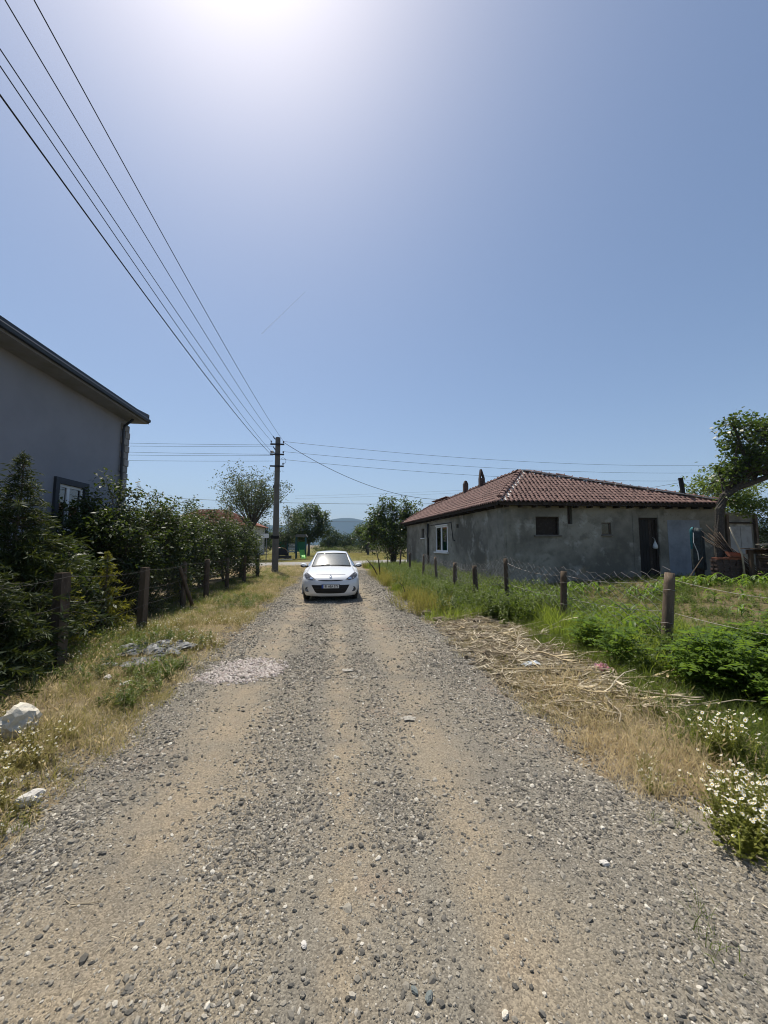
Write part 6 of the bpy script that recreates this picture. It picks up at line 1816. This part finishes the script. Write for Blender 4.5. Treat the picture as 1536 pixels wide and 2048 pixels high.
# larger single stalks on top of the heap
GS = 'long dry maize stalks on the straw heap'
stk = [(2.15, 5.0, 1.0, .0, 'long pale stalk lying nearest the track below the straw heap'), (2.9, 5.6, .9, -.9, 'stout stalk slanting across the middle of the straw heap'), (3.2, 6.3, 1.1, 1.9, 'long stalk leaning towards the second fence post'), (2.7, 6.2, .8, -1.2, 'stalk lying behind the white litter'),
       (3.45, 5.3, .9, .15, 'stalk along the grass edge of the straw heap'), (2.5, 4.5, .7, -.5, 'stalk in front of the white litter'), (3.3, 4.35, .9, -.35, 'stalk just below the pink wrapper'), (2.35, 7.4, .9, .9, 'stalk at the back end of the straw heap near the clods'), (2.2, 6.3, .7, .4, 'stalk at the track edge of the straw heap'), (3.0, 3.95, .8, -.6, 'stalk at the near end of the straw heap')]
m1, s1, _ = None, None, None
MT['stalk'] = M('dry_stalk', (.46, .37, .22), .7, [(9, (.30, .23, .13), .45, .7, 4)], ())
for k, (x, y, L, a, lab) in enumerate(stk):
    me = stalk_mesh(400 + k, L, .011); me.materials.clear(); me.materials.append(MT['stalk'])
    o = link('dry_stalk', me); o.location = (x, y, float(zz(x, y)) + .05); o.rotation_euler = (0, -.05, a)
    tag(o, lab, 'stalk', GS)

# ------------------------------------------------------------------ plants one can count
def maize_mesh(seed, h):
    rs = np.random.RandomState(seed); V, F = [], []
    nl = 8
    for k in range(nl):
        a = k * math.pi + rs.normal(0, .5); z0 = h * (.06 + .45 * k / nl); L = h * rs.uniform(.75, 1.1) * (1 - .25 * abs(k / nl - .5)); w = h * .052
        sd = np.array([-math.sin(a), math.cos(a), 0]); ns = 8; b = len(V); rise = rs.uniform(.7, 1.1)
        for i in range(ns + 1):
            t = i / ns; r = L * (.75 * t); zc = z0 + L * (rise * t - 1.05 * t ** 2.3)
            p = np.array([math.cos(a) * r, math.sin(a) * r, max(.01, zc)]); ww = w * math.sin(math.pi * min(1, (.12 + .88 * (1 - t)) ** .8 * .5 + .0)) if t < 1 else .001
            V += [tuple(p - sd * ww + np.array([0, 0, ww * .5])), tuple(p), tuple(p + sd * ww + np.array([0, 0, ww * .5]))]
        for i in range(ns):
            q = b + 3 * i; F += [(q, q + 1, q + 4, q + 3), (q + 1, q + 2, q + 5, q + 4)]
    stem = MB(); stem.tube([(0, 0, -.03), (0, 0, h * .3), (0, 0, h * .6)], [.012, .011, .006], 6)
    return np_mesh('leaves', V, F, MT['maize'], smoothed=True), stem
GM = 'young maize plants in the plot'
def maize_label(x, y, c):
    if c == 0:
        for lim, t_ in ((8.1, 'below the near corner of the old house'), (9.3, 'below the wide window of the old house'), (10.3, 'below the narrow wall slot of the old house'), (11.5, 'below the small square window'), (12.6, 'just left of the dark doorway'), (13.8, 'in front of the dark doorway'), (15.0, 'in front of the whitewashed wall'), (99, 'in front of the brick stack')):
            if x < lim: return 'young maize plant in the row ' + t_
    if c == 1:
        for lim, t_ in ((6.3, 'just behind the leaning nearest post'), (7.6, 'between the two nearest posts'), (9.2, 'between the second and third posts'), (10.8, 'by the thin third post'), (99, 'at the far end')):
            if y < lim: return 'maize plant along the wire fence, ' + t_ + (', on the plot side' if x > 5.4 else '')
    return 'lone small maize plant on bare soil, ' + ('left of the leaning post' if x < 9.5 else 'right of the leaning post' if x < 13 else 'towards the plank table')
protos = []
for k in range(4):
    t = thing('maize_plant', 'x', 'maize', (0, 0, -50), GM); me, st = maize_mesh(600 + k, .62)
    link('leaves', me, t); st.build('stem', MT['maize'], t, local=True); protos.append(t)
rs = np.random.RandomState(93)
spots_m = []
for k in range(46): spots_m.append((7.0 + k * .205 + rs.normal(0, .07), 11.6 + .55 * math.sin(k * .33) + rs.normal(0, .25), 0))
for k in range(34): spots_m.append((5.05 + rs.normal(0, .22) + .0 * k, 5.9 + k * .17, 1))
for k in range(26): spots_m.append((5.8 + rs.normal(0, .3), 7.2 + k * .17, 1))
for k in range(22): spots_m.append((rs.uniform(7.5, 18), rs.uniform(7.5, 10.5), 2))
labs = ('young maize plant in the row below the old house wall', 'young maize plant in the strip along the right wire fence', 'lone maize plant on the bare soil of the plot')
used = set()
for k, (x, y, c) in enumerate(spots_m):
    i = k % 4; s = rs.uniform(.7, 1.15) * (1.0, 1.05, .75)[c]; rz = rs.uniform(0, 6.28)
    if i not in used:
        used.add(i); o = protos[i]; o.location = (x, y, on_ground(x, y)); o.rotation_euler = (0, 0, rz); o.scale = (s,) * 3; o['label'] = maize_label(x, y, c)
    else: copy_thing(protos[i], (x, y, on_ground(x, y)), rz, maize_label(x, y, c), s)
# big leafy plants at the right edge
def leafy_thing(name, label, h, r, seed, group):
    rs = np.random.RandomState(seed); t = thing(name, label, 'plant', (0, 0, -50), group); mb = MB(); Vs, Fs = [], []; off = 0
    for s in range(12):
        a = rs.uniform(0, 6.28); q = rs.uniform(.2, 1); e = np.array([math.cos(a) * r * q, math.sin(a) * r * q, h * (1.05 - .55 * q * q)])
        m = np.array([e[0] * .35, e[1] * .35, e[2] * .7]); ps = [2 * m * u * (1 - u) + e * u * u for u in np.linspace(0, 1, 6)]
        mb.tube(ps, [.007, .006, .005, .004, .003, .002], 4, cap=False)
        for b in range(9):                              # compound leaves: pairs of leaflets along a rib
            u = rs.uniform(.25, 1); st = 2 * m * u * (1 - u) + e * u * u; la = rs.uniform(0, 6.28)
            d = np.array([math.cos(la), math.sin(la), rs.uniform(-.15, .35)]); L = rs.uniform(.10, .19); sd = np.array([-math.sin(la), math.cos(la), 0])
            for i in range(4):
                f = (i + 1) / 4; c = st + d * L * f + np.array([0, 0, -.25 * L * f * f])
                for sg in ((-1, 1) if i < 3 else (0,)):
                    dv = d * (.35 if sg else 1) + sd * sg * .9; dv = dv / np.linalg.norm(dv); l = L * .46 * (1.2 if not sg else 1)
                    pv = np.cross(dv, [0, 0, 1]); pv /= np.linalg.norm(pv)
                    Vs += [c, c + dv * l * .45 + pv * l * .27 + [0, 0, .012], c + dv * l + [0, 0, -.01], c + dv * l * .45 - pv * l * .27 + [0, 0, .012]]
    V = np.array(Vs); link('leaves', np_mesh('leaves', V, np.arange(len(V)).reshape(-1, 4), MT['potato']), t)
    mb.build('stems', MT['potato'], t, local=True, clean=False)
    return t
GP = 'leafy green plants at the foot of the leaning post'
pp = [leafy_thing('leafy_plant', 'x', .66, .46, 700 + k, GP) for k in range(3)]
def leafy_label(x, y, c):
    if c == 0: return lab_p[0]
    if c == 2: return 'bushy leafy plant by the plot soil, ' + ('behind the leaning post' if x < 6 else 'at the right frame edge')
    return 'bushy leafy plant in the dense dark patch, ' + ('front row' if y < 3.7 else 'back row') + (' beside the dry grass' if x < 4.4 else ' in the middle' if x < 5.2 else ' cut by the frame edge')
lab_p = ('bushy leafy plant growing round the foot of the leaning fence post', 'bushy leafy plant in the dense patch at the right edge, behind the chamomile', 'bushy leafy plant by the plot soil, behind the dense patch')
sp_p = []
for k in range(44):
    x, y = rs.uniform(3.75, 7.0), rs.uniform(3.1, 5.9)
    if x < 3.75 + .25 * max(0, 4.0 - y) or (x > 5.4 and y > 5.0) or (y > 5.0 and rs.rand() < .55): continue
    if (x - 4.7) ** 2 + (y - 4.85) ** 2 < .45 ** 2: continue
    sp_p.append((x, y))
sp_p += [(4.25, 4.05), (4.45, 4.2), (4.7, 4.45)]
sp_p = [(x, y) for x, y in sp_p if not (abs(x - .91 * y) < .36 and 3.7 < y < 5.35)]     # keep the foot of the leaning post clear
used = set()
for k, (x, y) in enumerate(sp_p):
    c = 0 if (x < 5.0 and y > 4.5) else (1 if y <= 4.5 else 2)
    i = k % 3; s = rs.uniform(.7, 1.15) * (.75 if c == 0 else 1.0) * (1.3 if x > 4.7 and y < 4.3 else 1.0)
    if i not in used:
        used.add(i); o = pp[i]; o.location = (x, y, on_ground(x, y) - .02); o.scale = (s,) * 3; o['label'] = leafy_label(x, y, c)
    else: copy_thing(pp[i], (x, y, on_ground(x, y) - .02), rs.uniform(0, 6.28), leafy_label(x, y, c), s)
# chamomile clumps at the lower right
def chamomile(seed):
    t = thing('chamomile', 'x', 'flowers', (0, 0, -50), 'chamomile clumps at the lower right')
    link('flowering_stems', leafy_mesh('flowering_stems', MT['chamomile'], .34, 34, 18, .032, seed, .19, .1, nfl=32, fs=.0115, fmats=F3), t)
    return t
cc = [chamomile(750 + k) for k in range(3)]
def cham_label(x, y, c):
    if c: return lab_c[c]
    return 'lower right chamomile clump ' + ('on the gravel edge' if x < 2.45 else 'in mid patch' if x < 2.62 else 'cut by the frame edge') + (', nearest the viewer' if y < 2.08 else ', at the back' if y > 2.25 else ', between front and back')
lab_c = ('white flowering chamomile clump spilling onto the gravel at the lower right edge', 'taller chamomile clump in front of the dark leafy plants at the right edge', 'small chamomile clump in the golden dry grass')
sp_c = [(2.28 + .5 * rs.uniform(0, 1), 1.95 + rs.uniform(0, .42), 0) for _ in range(15)] + [(2.85 + rs.uniform(0, .5), 2.55 + rs.uniform(0, .4), 1) for _ in range(3)] + [(2.38, 2.85, 2), (2.22, 2.62, 2)]
used = set()
for k, (x, y, c) in enumerate(sp_c):
    i = k % 3; s = rs.uniform(.7, 1.0) * (.9, 1.25, .5)[c]
    if i not in used:
        used.add(i); o = cc[i]; o.location = (x, y, on_ground(x, y) - .01); o.scale = (s,) * 3; o['label'] = cham_label(x, y, c)
    else: copy_thing(cc[i], (x, y, on_ground(x, y) - .01), rs.uniform(0, 6.28), cham_label(x, y, c), s)
# green tufts rooted in the gravel
p = np.array([(1.62, 1.62), (1.68, 1.72), (1.55, 1.55), (2.05, 2.2), (2.2, 2.25), (1.95, 2.3), (-1.9, 2.75), (-1.95, 2.82), (-1.85, 2.7), (-2.02, 2.78), (2.5, 7.0), (2.45, 6.6), (2.6, 6.4), (2.2, 8.0), (2.3, 6.2)])
scat_std('green_grass', p, green, 'single green grass tufts rooted in the gravel edges', 'grass', .45, .75, 21)
# dead leaning stems by the old house
GD = 'bare dead stems at the right road edge'
for k, (u0, v0, u1, v1, y, lab) in enumerate(((755, 1150, 733, 1118, 19, 'short dead stem leaning left over the yellow weeds'), (760, 1150, 752, 1098, 19.5, 'taller dead stem standing in the yellow weeds'), (774, 1140, 773, 1096, 26, 'thick dead stem at the corner by the fig tree'), (810, 1184, 797, 1163, 11.5, 'short reddish dead stem by the fence'))):
    a, b = at(u0, v0, y), at(u1, v1, y); m_ = MB(); m = a.lerp(b, .5) + Vector((.04, 0, .02)); m_.tube([a - a, m - a, b - a], [.035, .03, .015] if k < 3 else [.012, .01, .006], 6)
    o = m_.build('dead_stem', MT['twig'], None, smoothed=True); o.location = a; tag(o, lab, 'stem', GD)

# vapour trail high above
m, nt, N, L, Pb = nmat('vapour')
tr = N.new('ShaderNodeBsdfTransparent'); ms = N.new('ShaderNodeMixShader'); ms.inputs[0].default_value = .09
Pb.inputs['Base Color'].default_value = (.9, .9, .9, 1); Pb.inputs['Roughness'].default_value = 1
L.new(tr.outputs[0], ms.inputs[1]); L.new(Pb.outputs[0], ms.inputs[2]); L.new(ms.outputs[0], N['Material Output'].inputs['Surface'])
def far_pt(u, v, d):
    r = Vector(ray(u, v)).normalized(); return Vector((0, 0, EYE)) + r * d
a, b = far_pt(523, 668, 9000), far_pt(610, 584, 8600); o_ = (a + b) / 2
m_ = MB(); m_.tube([a - o_, (a + b) / 2 - o_ + Vector((6, 0, 4)), b - o_], [16, 12, 6], 8)
o = m_.build('contrail', m, None, smoothed=True); o.location = o_
tag(o, 'faint thin white vapour trail high in the sky', 'vapour trail')

# ------------------------------------------------------------------ air
HAZE = True
if HAZE:
    mv = bpy.data.materials.new('haze'); mv.use_nodes = True; nt = mv.node_tree; N = nt.nodes; L = nt.links
    N.remove(N['Principled BSDF']); v = N.new('ShaderNodeVolumePrincipled')
    v.inputs['Color'].default_value = (.42, .64, 1.0, 1); v.inputs['Density'].default_value = HAZE_D
    v.inputs['Anisotropy'].default_value = 0.0
    L.new(v.outputs[0], N['Material Output'].inputs['Volume'])
    hz = MB().box((0, 2200, 200), (9400, 5200, 410)).build('haze', mv, None)
    tag(hz, 'thin blue summer haze filling the air towards the mountain', 'haze', None, 'stuff')
